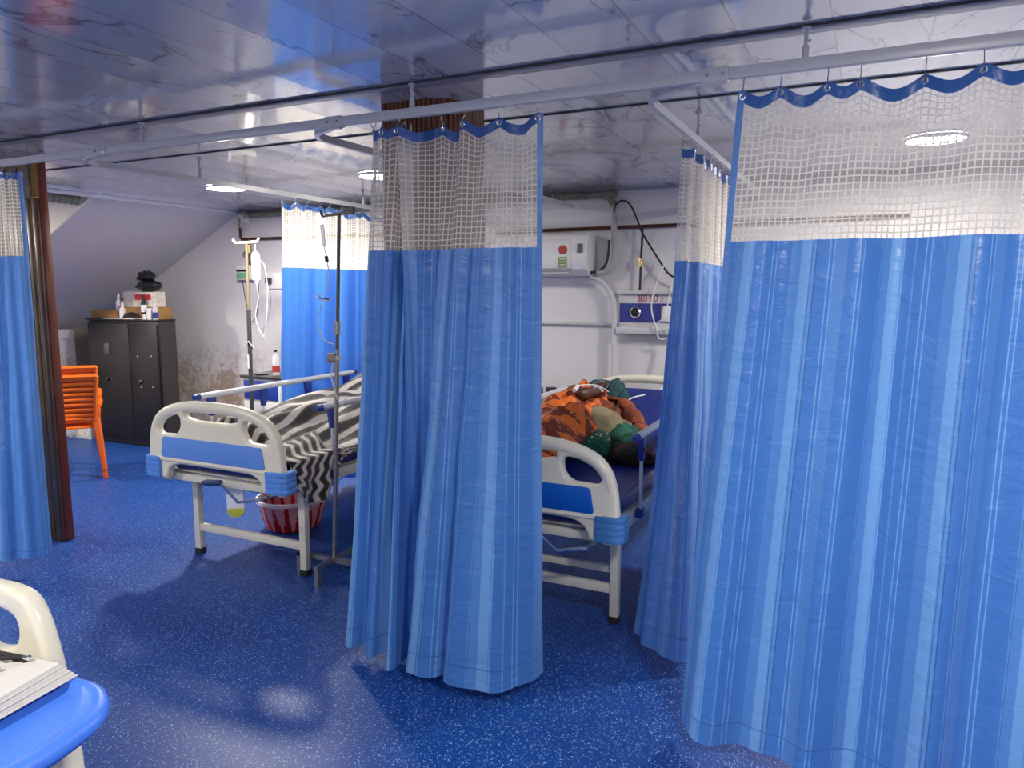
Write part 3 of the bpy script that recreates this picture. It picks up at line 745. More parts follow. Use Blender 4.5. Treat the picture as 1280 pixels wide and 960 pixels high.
def make_bed(name, label, loc, dz, inset, bump, y_raise, raise_h, extra_bar=False):
    t = thing(name, label, 'bed', loc, group='hospital ward beds')
    make_board('footboard', t, .026, dz, inset, bump, -1)
    make_board('headboard', t, 2.30, dz+.03, inset, bump, 1)
    b = MB()
    for s in (-1, 1): b.box(s*.43-.02, s*.43+.02, .06, 2.26, .50+dz, .56+dz)
    for y in (.07, .25, .9, 1.5, 2.1, 2.24): b.box(-.42, .42, y, y+.04, .505+dz, .545+dz)
    b.box(-.41, .41, .10, y_raise, .550+dz, .562+dz)
    b.build('frame', M['frame'], t, bevel=.003)
    bt = MB(); bt.prism([(y_raise, .55+dz), (2.2, .55+dz+raise_h), (2.2, .562+dz+raise_h), (y_raise, .562+dz)], -.41, .41, axis='x'); bt.build('backrest', M['frame'], t)
    for s in (-1, 1):
        for y in (.25, 2.02):
            b = MB(); b.box(s*.413-.022, s*.413+.022, y-.02, y+.02, .03, .52+dz); l = b.build('leg', M['frame'], t, bevel=.003)
            b = MB(); b.box(s*.413-.025, s*.413+.025, y-.023, y+.023, 0, .034); b.build('rubber_foot', M['rubber'], l, bevel=.003)
    for y in (.25, 2.02):
        b = MB(); b.box(-.40, .40, y-.014, y+.014, .145, .19); b.build('crossbar', M['frame'], t, bevel=.003)
    if extra_bar:
        b = MB(); b.box(-.40, .40, .27, .295, .235, .27); b.build('crossbar', M['frame'], t, bevel=.003)
    side_rail(t, -.475, dz, .34, 1.86, -1); side_rail(t, .475, dz, .34, 1.86, 1)
    # crank
    b = MB(); b.tube([(.37, 2.0, .50+dz), (.37, .10, .50+dz), (.36, -.02, .50+dz)], .009, n=8)
    b.tube([(.36, -.02, .50+dz), (.30, -.04, .49+dz), (.234, -.05, .478+dz), (.115, -.055, .572+dz)], .0085, n=8)
    c = b.build('crank', M['chrome'], t)
    b = MB(); b.tube([(.125, -.055, .572+dz), (.02, -.057, .562+dz), (-.01, -.058, .558+dz)], [.015, .018, .012], n=10); b.build('crank_handle', M['grip'], c)
    b = MB(); b.box(-.16, -.10, .40, .52, .43+dz, .50+dz); b.box(-.19, -.07, .44, .48, .36+dz, .44+dz); b.build('gear_box', M['darkgrey'], t, bevel=.005)
    return t
def make_mattress(label, loc, dz, y_raise, raise_h, hw=.425):
    z0 = .568+dz; th = .095
    ys = [.085, .11, y_raise-.03, y_raise, y_raise+.04, 2.17, 2.2]
    def zb(y): return z0+max(0, (y-y_raise))/(2.2-y_raise)*raise_h
    P = []
    for y in ys:
        zz = zb(y)
        P.append([(-hw, y, zz), (-hw, y, zz+th), (hw, y, zz+th), (hw, y, zz)])
    b = MB(); vs = [q for r in P for q in r]; fs = []
    for i in range(len(P)-1):
        for k in range(4): fs.append((i*4+k, i*4+(k+1) % 4, (i+1)*4+(k+1) % 4, (i+1)*4+k))
    fs += [(0, 1, 2, 3), (len(vs)-1, len(vs)-2, len(vs)-3, len(vs)-4)]
    b.add(vs, fs)
    o = b.build('mattress', M['mattress'], None, bevel=.018, smooth=50, seg=3); o.location = loc
    return tag(o, label, 'mattress')
B1 = (-3.20, 2.83, 0); B2 = (-1.45, 3.02, 0)
make_bed('hospital_bed', 'cream and pale blue bed under the striped blanket, its footboard fully visible', B1, 0.0, M['inset'], M['bumper'], 1.2, .28)
make_bed('hospital_bed', 'cream and deep blue bed between the curtains, with the patient lying on it', B2, -.05, M['inset2'], M['bumper2'], 1.15, .27, True)
make_mattress('navy blue mattress under the striped blanket, its corner peeking out', B1, 0, 1.2, .28)
make_mattress('navy blue mattress with raised head end under the patient', B2, -.05, 1.15, .27)

# striped blanket: heap over the bed and a corner falling over the right side
def blanket():
    nu, nv = 120, 110; P = []; U = []
    x0, x1 = -.44, .445; y0, y1 = .10, 1.98
    for i in range(nu):
        u = i/(nu-1); s = x0+(x1+.30-x0)*u   # cloth coordinate across the bed; beyond x1 it hangs
        r = []; ru = []
        for j in range(nv):
            v = j/(nv-1); y = y0+(y1-y0)*v
            drop = .02+.27*max(0, 1-max(0, (y-.36))/.13) if y > .10 else .2
            drop = .045+.21*max(0, min(1, (.50-y)/.10))-.10*max(0, min(1, (.24-y)/.1))
            mz = .668+max(0, (y-1.2))/1.0*.28
            if s <= x1:
                x = s
                heap = .20*math.exp(-((x+.03)/.33)**2)*min(1, max(0, y-y0)/.07)**.6+.06*math.exp(-((x-.2)/.15)**2)*min(1, max(0, (y-.3)/.3))
                edge = 1-max(0, abs(x)-.36)/.09 if abs(x) > .36 else 1
                z = mz+.012+heap*max(edge, 0)
                z += .055*max(0, edge)*noise.noise(Vector((x*7, y*2.0+x*5, 1.7)))*min(1, (y-y0)/.1+.2)
                z += .022*max(0, edge)*math.sin(x*38+y*5+3*noise.noise(Vector((x*3, y*3, 4))))*min(1, max(0, (y-y0)/.3))
                z = max(z, mz+.012)
            else:
                k = (s-x1)/.30; x = x1+.024+.02*math.sin(y*34+k*3)*k+.008
                z = mz+.012-k*drop
            y2 = y+(.02*math.sin(s*30))*min(1, v*4)
            r.append(Vector((x, y2, z)))
            k2 = 1.0 if (s > x1-.15 and y < .53+.05*math.sin(s*14)) else 0.0; zig = .030*abs(((s*20) % 2)-1)*k2
            ru.append(((s+y*.06)*(1-k2)+(y*1.0+s*.25)*k2+zig, y))
        P.append(r); U.append(ru)
    b = MB(); b.grid(P, U); o = b.build('blanket', M['stripe'], None, smooth=180, solid=.012)
    o.location = B1; return tag(o, 'black, grey and white striped blanket heaped on the bed', 'blanket')
blanket()
# urine drainage bag under the first bed
t = thing('drainage_bag', 'clear drainage bag with yellow fluid hanging under the striped blanket bed', 'bag', (-3.19, 2.97, .32))
b = MB(); b.prism(rloop([(-.06, .20), (.07, .20), (.075, .02), (.0, -.02), (-.06, .0)], 4, .02), -.006, .006); b.build('pouch', M['clear2'], t, bevel=.003)
b = MB(); b.prism(rloop([(-.055, .035), (.068, .055), (.068, .018), (.0, -.012), (-.053, .004)], 3, .01), -.0085, .0085); b.build('fluid', M['urine'], t, bevel=.002)
b = MB(); b.tube([(-.02, 0, .20), (-.02, 0, .245), (.0, .0, .252)], .003, n=6); b.tube([(.04, 0, .20), (.04, 0, .25)], .003, n=6); b.build('hanging_strap', M['tube'], t)

# red basin
t = thing('basin', 'red and pink swirled plastic basin on the floor under the striped bed', 'basin', (-3.46, 3.72, 0))
b = MB(); b.lathe([(.001, .004), (.15, .0), (.175, .012), (.20, .08), (.222, .17), (.228, .20), (.216, .202), (.205, .17), (.185, .08), (.16, .02), (.001, .016)], n=56, capb=False, capt=False)
b.build('bowl', basin_mat(), t)
b = MB(); b.lathe([(.222, .188), (.236, .19), (.238, .212), (.222, .214)], n=56, capb=False, capt=False); b.build('rim', M['clear2'], t)

# ------------------------------------------------------------------ infusion stands
t = thing('infusion_stand', 'dark steel drip stand at the foot of the striped blanket bed', 'stand', (-2.62, 3.12, 0))
lean = Vector((.11, .0, 0))
def lp(z): return lean*(z/2.0)+Vector((0, 0, z))
b = MB(); b.tube([lp(.10), lp(1.28)], .0125, n=12); b.build('lower_pole', M['steel'], t)
b = MB(); b.tube([lp(1.25), lp(1.99)], .0095, n=12); b.build('upper_pole', M['darksteel'], t)
b = MB(); b.tube([lp(1.36), lp(1.43)], .016, n=12); b.build('sleeve', M['steel'], t)
b = MB(); p = lp(1.985)
b.tube([p+Vector((-.105, -.02, .022)), p+Vector((-.10, -.01, -.012)), p+Vector((-.085, 0, -.004)), p, p+Vector((.085, 0, .006)), p+Vector((.10, -.01, -.004)), p+Vector((.105, -.02, .03))], .008, n=8)
b.build('hook_bar', M['darksteel'], t)
for dx, dy, L in ((-1, .0, .26), (1, 0, .26), (.05, -1, .16), (0, 1, .26)):
    b = MB(); d = Vector((dx, dy, 0)).normalized(); e = d*L
    b.tube([Vector((0, 0, .105)), e+Vector((0, 0, .105))], .019, n=4, sq=False); b.tube([e-d*.018+Vector((0, 0, .115)), e-d*.018], .019, n=4)
    b.build('leg', M['steel'], t)
b = MB(); k = lp(1.235); b.tube([k+Vector((-.012, -.01, 0)), k+Vector((-.04, -.03, 0))], .026, n=14); b.build('clamp_knob', simple('beige_knob', srgb(176, 160, 136), .5), t)
b = MB()
for q in range(4): b.tube([k+Vector((.018*math.cos(a), .018*math.sin(a), .006*q-.01)) for a in [i*PI/5 for i in range(10)]], .0035, n=6, closed=True)
b.tube([k+Vector((-.01, -.02, 0)), k+Vector((-.02, -.03, -.1)), k+Vector((.01, -.02, -.22)), k+Vector((.045, -.02, -.25)), k+Vector((.07, -.02, -.2))], .003, n=6)
b.build('tape', M['tube'], t)
t = thing('infusion_set', 'empty drip line hanging in loops from the dark steel stand', 'tube', (-2.62, 3.10, 0))
b = MB(); b.tube([(.025, -.01, 1.975), (.018, -.01, 1.93)], .002, n=6); b.tube([(.02, -.01, 1.93), (.03, -.01, 1.82)], .011, n=10); b.build('drip_chamber', M['clear2'], t)
b = MB(); b.tube([(.04, -.01, 1.77), (.045, -.01, 1.74)], .010, n=8); b.build('roller_clamp', M['darkgrey'], t)
b = MB(); b.tube(catmull([(.03, -.01, 1.82), (.042, -.01, 1.76), (.055, -.01, 1.68), (.05, -.02, 1.60), (.0, -.02, 1.50), (-.02, -.02, 1.42), (.02, -.02, 1.33), (.07, -.01, 1.31)], 40), .0028, n=6)
b.tube(catmull([(.02, -.02, 1.57), (-.03, -.02, 1.56), (.02, -.02, 1.54), (.07, -.01, 1.545)], 20), .0028, n=6); b.build('tubing', M['tube'], t)
b = MB(); b.tube([(-.01, -.02, 1.555), (.055, -.02, 1.545)], .004, n=6); b.build('clip', M['darkgrey'], t)

t = thing('infusion_stand', 'rear drip stand with cream top bar standing against the far wall', 'stand', (-4.96, 4.86, 0))
b = MB(); b.tube([(0, 0, .12), (0.02, 0, 1.42)], .019, n=12); b.build('lower_pole', M['darkgrey'], t)
b = MB(); b.tube([(.02, 0, 1.40), (.03, 0, 2.0)], .012, n=10); b.build('upper_pole', simple('cream_pole', srgb(120, 108, 84), .4), t)
b = MB(); b.tube([(-.12, -.01, 2.03), (-.10, 0, 2.0), (.03, 0, 2.0), (.16, 0, 2.005), (.18, -.01, 2.03)], .012, n=8); b.build('hook_bar', M['frame'], t)
for k in range(4):
    a = PI/4+k*PI/2
    b = MB(); b.tube([(0, 0, .13), (.24*math.cos(a), .24*math.sin(a), .06), (.25*math.cos(a), .25*math.sin(a), 0.0)], .014, n=8); b.build('leg', M['darkgrey'], t)
b = MB(); b.tube([(-.02, -.02, 1.1), (.03, -.03, 1.14), (.04, .02, 1.08), (-.02, .02, 1.05), (.02, -.03, 1.0), (.02, -.03, .9)], .007, n=6); b.build('tape', M['tube'], t)
t = thing('infusion_bottle', 'clear drip bottle hanging from the rear stand by the wall', 'bottle', (-4.80, 4.83, 1.64))
b = MB(); b.lathe([(.012, .0), (.02, .02), (.036, .04), (.038, .24), (.025, .27), (.008, .28)], n=20); b.build('body', M['clear2'], t)
b = MB(); b.tube([(0, 0, .28), (0, 0, .34)], .003, n=6); b.build('hanger', M['tube'], t)
b = MB(); b.tube(catmull([(0, 0, 0), (.01, 0, -.12), (-.03, 0, -.3), (.06, 0, -.45), (.1, 0, -.25), (.12, 0, -.05), (.10, 0, .15), (.05, 0, .2)], 40), .0035, n=6); b.build('tubing', M['tube'], t)

# ------------------------------------------------------------------ wall equipment, left bay
t = thing('wall_monitor', 'small grey box with green front fixed on the far wall', 'monitor', (-5.74, YW, 1.69))
b = MB(); b.box(-.13, .13, -.07, 0, 0, .15); b.build('housing', M['white'], t, bevel=.01)
b = MB(); b.box(-.12, .03, -.078, -.068, .015, .075); b.build('green_front', M['green_lcd'], t, bevel=.002)
b = MB(); b.box(-.12, .03, -.078, -.068, .085, .105); b.build('display', M['rubber'], t)
b = MB(); b.tube(catmull([(-.08, -.04, 0), (-.06, -.03, -.2), (.0, -.03, -.42), (.08, -.03, -.36), (.12, -.03, -.15), (.12, -.03, 0)], 30), .004, n=6); b.build('cable', M['darkgrey'], t)
t = thing('wall_socket', 'white socket plate with a plug on the far wall', 'socket', (-5.44, YW, 1.60))
b = MB(); b.box(-.10, .12, -.018, 0, 0, .16); b.build('plate', M['white'], t, bevel=.006)
b = MB(); b.box(-.06, 0, -.06, -.018, .05, .11); b.build('plug', M['darkgrey'], t, bevel=.008)
b = MB(); b.tube(catmull([(-.03, -.05, .05), (-.02, -.04, -.12), (-.08, -.03, -.30), (-.16, -.03, -.42)], 24), .005, n=6); b.build('cable', M['tube'], t)
t = thing('wall_fan', 'small cream wall fan near the ceiling beside the far curtain', 'fan', (-5.70, YW, 2.27))
b = MB(); b.tube([(0, 0, -.02), (0, -.10, .0)], .012, n=8); b.build('bracket', M['cream'], t)
b = MB()
for rr in (.03, .055, .08): b.tube([(rr*math.cos(a), -.12, .01+rr*math.sin(a)) for a in [k*PI/10 for k in range(20)]], .0025, n=5, closed=True)
for k in range(12):
    a = k*PI/6; b.tube([(.01*math.cos(a), -.135, .01+.01*math.sin(a)), (.08*math.cos(a), -.12, .01+.08*math.sin(a))], .0015, n=4)
b.build('guard', M['cream'], t)
b = MB()
for k in range(3):
    a = k*2*PI/3; M4 = Matrix.Translation((0, -.115, .01)) @ Matrix.Rotation(a, 4, 'Y') @ Matrix.Rotation(.35, 4, 'X'); b.box(.01, .068, -.002, .002, -.018, .018, mat=M4)
b.build('blade', M['clear2'], t)
# pipes on the wall
b = MB(); b.tube([(-5.83, YW-.03, 2.36), (-5.83, YW-.03, 2.12), (-5.81, YW-.03, 2.10), (-3.4, YW-.03, 2.095)], .014, n=8)
o = tag(b.build('gas_pipe', M['copper']), 'thin brown pipe turning down the far wall beside the drip stand', 'pipe')
t = thing('valve_hose', 'dark hose with a brass valve dropping to the small grey wall box', 'hose', (-5.70, YW-.05, 1.84))
b = MB(); b.tube([(0, 0, .26), (0, 0, 0)], .013, n=8); b.build('hose', M['black'], t)
b = MB(); b.tube([(0, -.01, .12), (0, -.01, .20)], .028, n=10); b.tube([(-.07, -.02, .10), (.0, -.02, .16)], .010, n=8); b.build('valve', M['brass'], t)
def corrug(pts, r, n):
    b = MB(); P = catmull(pts, n); b.tube(P, [r*(1+(.16 if i % 4 < 2 else -.08)) for i in range(n)], n=14); return b
tag(corrug([(-5.80, YW-.05, 2.335), (-4.5, YW-.05, 2.335), (-2.05, YW-.05, 2.335), (-1.95, YW-.05, 2.33), (-1.88, YW-.05, 2.29), (-1.855, YW-.05, 2.24)], .027, 420).build('corrugated_duct', M['conduit']),
    'grey corrugated duct running under the ceiling along the far wall', 'duct')
tag(corrug([(XE-.13, 3.2, 2.335), (XE-.13, YK-.05, 2.335)], .04, 70).build('corrugated_duct', M['conduit']),
    'short grey corrugated duct at the ceiling edge beside the dark pillar', 'duct')
# bedside locker, left bay
t = thing('bedside_locker', 'cream and blue bedside locker with black top behind the striped bed', 'locker', (-5.15, 5.38, 0))
b = MB(); b.box(-.23, .23, -.2, .2, .05, .76); b.build('body', M['locker'], t, bevel=.006)
b = MB(); b.box(-.25, .25, -.22, .22, .76, .785); b.build('top', M['laminate'], t, bevel=.003)
b = MB(); b.box(-.21, .21, -.215, -.2, .56, .74); d = b.build('drawer', M['blue_plastic'], t, bevel=.004)
b = MB(); b.box(-.06, .06, -.228, -.215, .69, .705); b.build('handle', M['chrome'], d)
b = MB(); b.box(-.21, .21, -.215, -.2, .08, .54); b.build('door', M['locker'], t, bevel=.004)
b = MB()
for sx in (-.2, .2):
    for sy in (-.17, .17): b.tube([(sx, sy, 0), (sx, sy, .05)], .02, n=10)
b.build('castor', M['rubber'], t)
def bottle(name, label, loc, h, r, mbody, mcap, mlabel, group=None, lab=(.12, .38)):
    t = thing(name, label, 'bottle', loc, group=group)
    b = MB(); b.lathe([(r*.9, 0), (r, .01*h*4), (r, h*.62), (r*.8, h*.74), (r*.38, h*.86), (r*.36, h*.93)], n=18); b.build('body', mbody, t)
    b = MB(); b.lathe([(r*.42, h*.92), (r*.42, h), (r*.38, h)], n=14); b.build('cap', mcap, t)
    if mlabel:
        b = MB(); b.lathe([(r*1.02, h*lab[0]), (r*1.02, h*lab[1])], n=18, capb=False, capt=False); b.build('label', mlabel, t)
    return t
bottle('bottle', 'clear bottle with an orange red label on the black locker top', (-5.07, 5.30, .785), .24, .035, M['clear2'], M['rubber'], M['label_red'])
tag(MB().lathe([(.02, 0), (.055, .0), (.07, .012), (.05, .016), (.01, .018)], n=20).build('dish', M['steel']), 'small steel dish on the black locker top', 'dish').location = (-5.24, 5.28, .785)

# ------------------------------------------------------------------ wardrobe with clutter
WX0, WX1, WY0, WY1 = -7.33, -6.28, 4.98, 5.20
t = thing('wardrobe', 'dark brown steel cupboard in the corner under the sloping ceiling', 'cupboard', ((WX0+WX1)/2, (WY0+WY1)/2, 0))
w2 = (WX1-WX0)/2; d2 = (WY1-WY0)/2
b = MB(); b.box(-w2, w2, -d2+.02, d2, .05, 1.285); b.box(-w2+.02, w2-.02, -d2+.04, d2-.02, 0, .05); b.build('body', [M['wardrobe']], t, bevel=.004)
b = MB(); b.box(w2, w2+.004, -d2+.03, d2-.01, .06, 1.275); b.build('side_panel', M['wardrobe_side'], t)
for s in (-1, 1):
    xa, xb = (-w2+.012, .10) if s < 0 else (.108, w2-.012)
    b = MB(); b.box(xa, xb, -d2, -d2+.02, .10, 1.25); d = b.build('door', M['wardrobe'], t, bevel=.003)
    hx = -.25 if s < 0 else .25
    b = MB(); b.tube([(hx-.02, -d2-.012, .66), (hx+.02, -d2-.02, .69)], .010, n=8); b.build('handle', M['steel'], d)
    if s < 0:
        b = MB(); b.box(-.27, -.19, -d2-.012, -d2, .93, 1.05); b.build('lock_plate', M['darksteel'], d, bevel=.003)
    else:
        for q in ((.22, .93), (.42, .94), (.25, .62), (.42, .63)):
            b = MB(); b.tube([(q[0], -d2-.003, q[1]), (q[0], -d2, q[1])], .007, n=8); b.build('sticker_remnant', M['paper'], d)
b = MB(); b.box(-w2-.015, w2+.008, -d2-.01, d2, 1.285, 1.30); b.build('top', M['wardrobe'], t, bevel=.003)
ZT = 1.30
def carton(name, label, cx, cy, z, w, d, h, m, rz=0, stripe=None, open_=False, cat='box'):
    t = thing(name, label, cat, (cx, cy, z), rz)
    b = MB(); b.box(-w/2, w/2, -d/2, d/2, 0, h); b.build('carton', m, t, bevel=.004)
    if open_:
        b = MB(); b.box(-w/2, w/2, -d/2-.05, -d/2+.002, h-.004, h+.004); b.build('flap', m, t)
    if stripe:
        b = MB(); x0, x1, z0, z1 = stripe[1:]; b.box(x0, x1, -d/2-.002, -d/2, z0, z1); b.build('print', stripe[0], t)
    return t
carton('cardboard_box', 'low brown cardboard tray at the left end of the cupboard top', -7.08, 5.09, ZT, .42, .16, .085, M['card'])
carton('cardboard_box', 'brown cardboard box standing behind the white spray bottles', -6.90, 5.23, ZT, .34, .10, .20, M['card'])
carton('cardboard_box', 'long low brown cardboard box at the right end of the cupboard top', -6.56, 5.10, ZT, .54, .16, .12, M['card'])
carton('printed_carton', 'white carton with red print stacked on the brown box', -6.60, 5.11, ZT+.12, .42, .16, .15, M['cardwhite'], stripe=(M['cardred'], -.03, .20, .07, .125))
t = thing('plastic_bag', 'crumpled black plastic bag on top of the red and white carton', 'bag', (-6.52, 5.11, ZT+.27))
def blob(sx, sy, sz, seed, c=(0, 0, 0), amp=.35, n=20):
    b = MB(); P = []
    for i in range(n):
        r = []
        for j in range(n//2+1):
            th = 2*PI*i/n; phi = PI*j/(n//2); d = Vector((math.sin(phi)*math.cos(th), math.sin(phi)*math.sin(th), math.cos(phi)))
            k = 1+amp*noise.noise(d*2.2+Vector((seed, 0, 0)))
            r.append(Vector(c)+Vector((d.x*sx*k, d.y*sy*k, max(-1, d.z*k)*sz)))
        P.append(r)
    b.grid(P, closed_u=True); return b
blob(.15, .10, .055, 3, (.0, 0, .055)).build('bag_body', M['blackbag'], t, smooth=60)
blob(.09, .07, .06, 7, (-.03, 0, .15), .5).build('bag_knot', M['blackbag'], t, smooth=60)
tag(blob(.13, .08, .045, 9, (-6.86, 5.20, ZT+.245), .4).build('plastic_wrap', M['clear2'], smooth=60), 'crumpled translucent plastic sheet lying on the brown box beside the black bag', 'wrap')
sp_l = ['white spray bottle, the taller one at the left on the cupboard', 'white spray bottle, the lower one in front of the brown box']
for q, (x, y, z, h) in enumerate(((-6.93, 5.07, ZT+.085, .17), (-6.80, 5.01, ZT+.01, .17))):
    t = thing('spray_bottle', sp_l[q], 'bottle', (x, y, z))
    b = MB(); b.lathe([(.03, 0), (.032, .01), (.032, .085), (.015, .105), (.013, .115)], n=16); b.build('body', M['white'], t)
    b = MB(); b.lathe([(.017, .113), (.017, .13), (.008, .16), (.006, h)], n=12); b.build('nozzle', M['white'], t)
bottle('bottle', 'dark brown medicine bottle with white label standing before the red and white carton', (-6.47, 5.0, ZT), .24, .028, M['rubber'], M['rubber'], M['white'], lab=(.3, .6))
bottle('bottle', 'clear bottle with violet label at the right front of the cupboard', (-6.31, 5.0, ZT), .16, .026, M['clear2'], M['white'], M['panelblue'], lab=(.1, .45))
for q, (x, h, l) in enumerate(((-6.44, .11, 'white plastic jar, the taller one at the right front of the cupboard'), (-6.50, .05, 'short white plastic jar beside the taller jar on the cupboard'))):
    t = thing('jar', l, 'jar', (x+.05, 5.0, ZT)); b = MB(); b.lathe([(.03, 0), (.032, .005), (.032, h*.72)], n=16); b.build('body', M['white'], t)
    b = MB(); b.lathe([(.034, h*.72), (.034, h)], n=16); b.build('lid', M['white'], t)
t = thing('newspaper', 'folded paper sheets spread over the cupboard front edge', 'paper', (-6.80, 5.04, ZT))
b = MB(); b.box(-.26, .20, -.07, .06, 0, .005); b.box(-.05, .34, -.06, .05, .005, .01); b.build('sheet', M['paper'], t)
tag(MB().tube(catmull([(-6.78, 4.995, ZT+.015), (-6.68, 5.0, ZT+.06), (-6.58, 4.99, ZT+.045), (-6.66, 4.985, ZT+.03), (-6.75, 5.0, ZT+.05), (-6.55, 4.99, ZT+.015)], 50), .010, n=8).build('cable_coil', M['black']), 'coiled black cable lying on the paper on the cupboard', 'cable')

# stack of orange chairs (only the right half shows past the pillar)
def plastic_chair(loc, rz, label, dz=0, m='orange'):
    t = thing('plastic_chair', label, 'chair', (loc[0], loc[1], dz), rz, 'orange plastic chairs stacked beside the pillar')
    b = MB(); sx = .22
    b.prism(rloop([(-.22, -.22), (.22, -.22), (.20, .20), (-.20, .20)], 4, .05), .425, .445, axis='z'); b.build('seat', M[m], t, bevel=.006)
    b = MB()
    def bp(u, k):   # back surface: u -1..1, k 0..1
        return Vector((u*(.19+.035*k), .20+.14*k-.03*(1-u*u), .47+.41*k))
    for k in range(9):
        z0, z1 = k/9+.012, (k+1)/9-.012
        P = [[bp(u/6-1, z0) for _ in (0,)]+[bp(u/6-1, z1)] for u in range(13)]; b.grid(P)
    for s in (-1, 1): b.tube([bp(s, 0)-Vector((0, 0, .04)), bp(s, .5), bp(s, 1)], .014, n=6)
    b.tube([bp(u/6-1, 1.0) for u in range(13)], .015, n=6)
    b.build('backrest', M[m], t, solid=.008)
    for s in (-1, 1):
        b = MB(); b.tube([(s*.23, .24, .62), (s*.245, .05, .63), (s*.245, -.18, .63), (s*.235, -.21, .60), (s*.22, -.21, .44)], .018, n=6); b.build('armrest', M[m], t)
        for y in (-.20, .22):
            b = MB(); b.tube([(s*.20, y*.9, .44), (s*.24, y*1.25, 0)], [.032, .02], n=5); b.build('leg', M['orange_dark'], t)
    return t
plastic_chair((-6.17, 3.97), R(-124), 'orange plastic chair, upper one of the nested pair beside the dark pillar', 0.075)
plastic_chair((-6.17, 3.97), R(-124), 'orange plastic chair, lower one of the nested pair beside the dark pillar', 0.0)

# cartons and bottles on the floor beside the cupboard
carton('printed_carton', 'pale printed carton on the floor between chair and cupboard', -7.63, 5.15, 0.0, .40, .30, .235, M['cardgrey'], stripe=(M['cardwhite'], -.16, .17, .03, .20))
carton('printed_carton', 'pale blue carton with a round print stacked on the floor carton', -7.60, 5.17, .235, .32, .24, .13, M['cardblue'], stripe=(M['cardwhite'], -.12, .14, .02, .11))
bottle('bottle', 'dark capped water bottle on the pale blue carton, next to the cupboard', (-7.50, 5.16, .365), .34, .045, M['clear'], M['rubber'], M['panelblue'], lab=(.02, .2))
bottle('bottle', 'clear water bottle on the pale blue carton, the left one', (-7.62, 5.2, .365), .33, .045, M['clear'], M['rubber'], None)
tag(blob(.10, .09, .15, 12, (-7.75, 4.96, .15), .3).build('plastic_bag', M['clear'], smooth=60), 'clear plastic bag slumped on the floor against the cartons', 'bag')

# ------------------------------------------------------------------ middle bay wall equipment
t = thing('air_conditioner', 'white split air conditioner high on the wall between the curtains', 'air conditioner', (-2.45, YW, 1.70))
b = MB(); b.prism([(-.20, .05), (-.215, .12), (-.21, .26), (-.17, .325), (0, .33), (0, .02), (-.12, 0)], -.42, .43, axis='x'); b.build('housing', M['acwhite'], t, bevel=.012, seg=3)
b = MB(); b.prism([(-.217, .06), (-.224, .12), (-.219, .25), (-.19, .295), (-.19, .05)], -.42, .30, axis='x'); b.build('front_panel', M['acwhite'], t, bevel=.006)
b = MB(); b.box(-.38, .28, -.205, -.10, -.002, .012, mat=Matrix.Rotation(-.1, 4, 'X')); b.build('louvre', M['greywall'], t)
b = MB(); b.box(.355, .395, -.221, -.205, .18, .25); b.build('display', M['label_grey'], t)
b = MB(); b.lathe([(.036, 0), (.036, .004)], n=24, mat=Matrix.Rotation(PI/2, 4, 'X')); o = b.build('sticker', M['label_red'], t); o.location = (.235, -.222, .205)
b = MB(); b.box(.20, .27, -.228, -.222, .07, .15); b.build('sticker', M['label_green'], t)
b = MB()
for k in range(3): b.box(.21, .26, -.2295, -.2275, .085+k*.022, .093+k*.022)
b.build('sticker', M['paper'], t)
t = thing('bed_head_panel', 'white and blue bed head panel with red lettering on the wall', 'panel', (-1.61, YW, 1.25))
b = MB(); b.box(-.20, .72, -.045, 0, 0, .335); b.build('housing', M['panel'], t, bevel=.006)
b = MB(); b.box(-.205, .725, -.075, 0, .31, .335); b.build('ledge', M['panel'], t, bevel=.004)
b = MB(); b.box(-.205, .725, -.09, 0, 0, .05); b.build('ledge', M['panel'], t, bevel=.004)
b = MB(); b.box(-.185, .70, -.050, -.044, .09, .238); fa = b.build('blue_fascia', M['panelblue'], t)
RX = Matrix.Rotation(PI/2, 4, 'X')
b = MB(); b.lathe([(.042, 0), (.045, .012), (.033, .022), (.028, .014)], n=26, capt=False, mat=RX); o = b.build('outlet_ring', M['chrome'], t); o.location = (-.055, -.05, .168)
b = MB(); b.lathe([(.028, .0), (.026, .018), (.012, .022)], n=20, mat=RX); o = b.build('outlet_core', M['rubber'], t); o.location = (-.055, -.05, .168)
b = MB(); b.box(.15, .24, -.060, -.05, .10, .22); b.build('switch_plate', M['white'], t, bevel=.004)
tx = bpy.data.curves.new('txt', 'FONT'); tx.body = 'BED NO :'; tx.size = .070; tx.extrude = .001; tx.offset = .0006; tx.space_character = 1.08
to = bpy.data.objects.new('tmp', tx); col.objects.link(to); dg = bpy.context.evaluated_depsgraph_get(); dg.update()
me = bpy.data.meshes.new_from_object(to.evaluated_get(dg)); bpy.data.objects.remove(to); me.materials.clear(); me.materials.append(M['redink'])
o = bpy.data.objects.new('lettering', me); col.objects.link(o); o.parent = t; o.rotation_euler = (PI/2, 0, 0); o.location = (-.045, -.046, .254); o.scale = (.60, 1, 1)
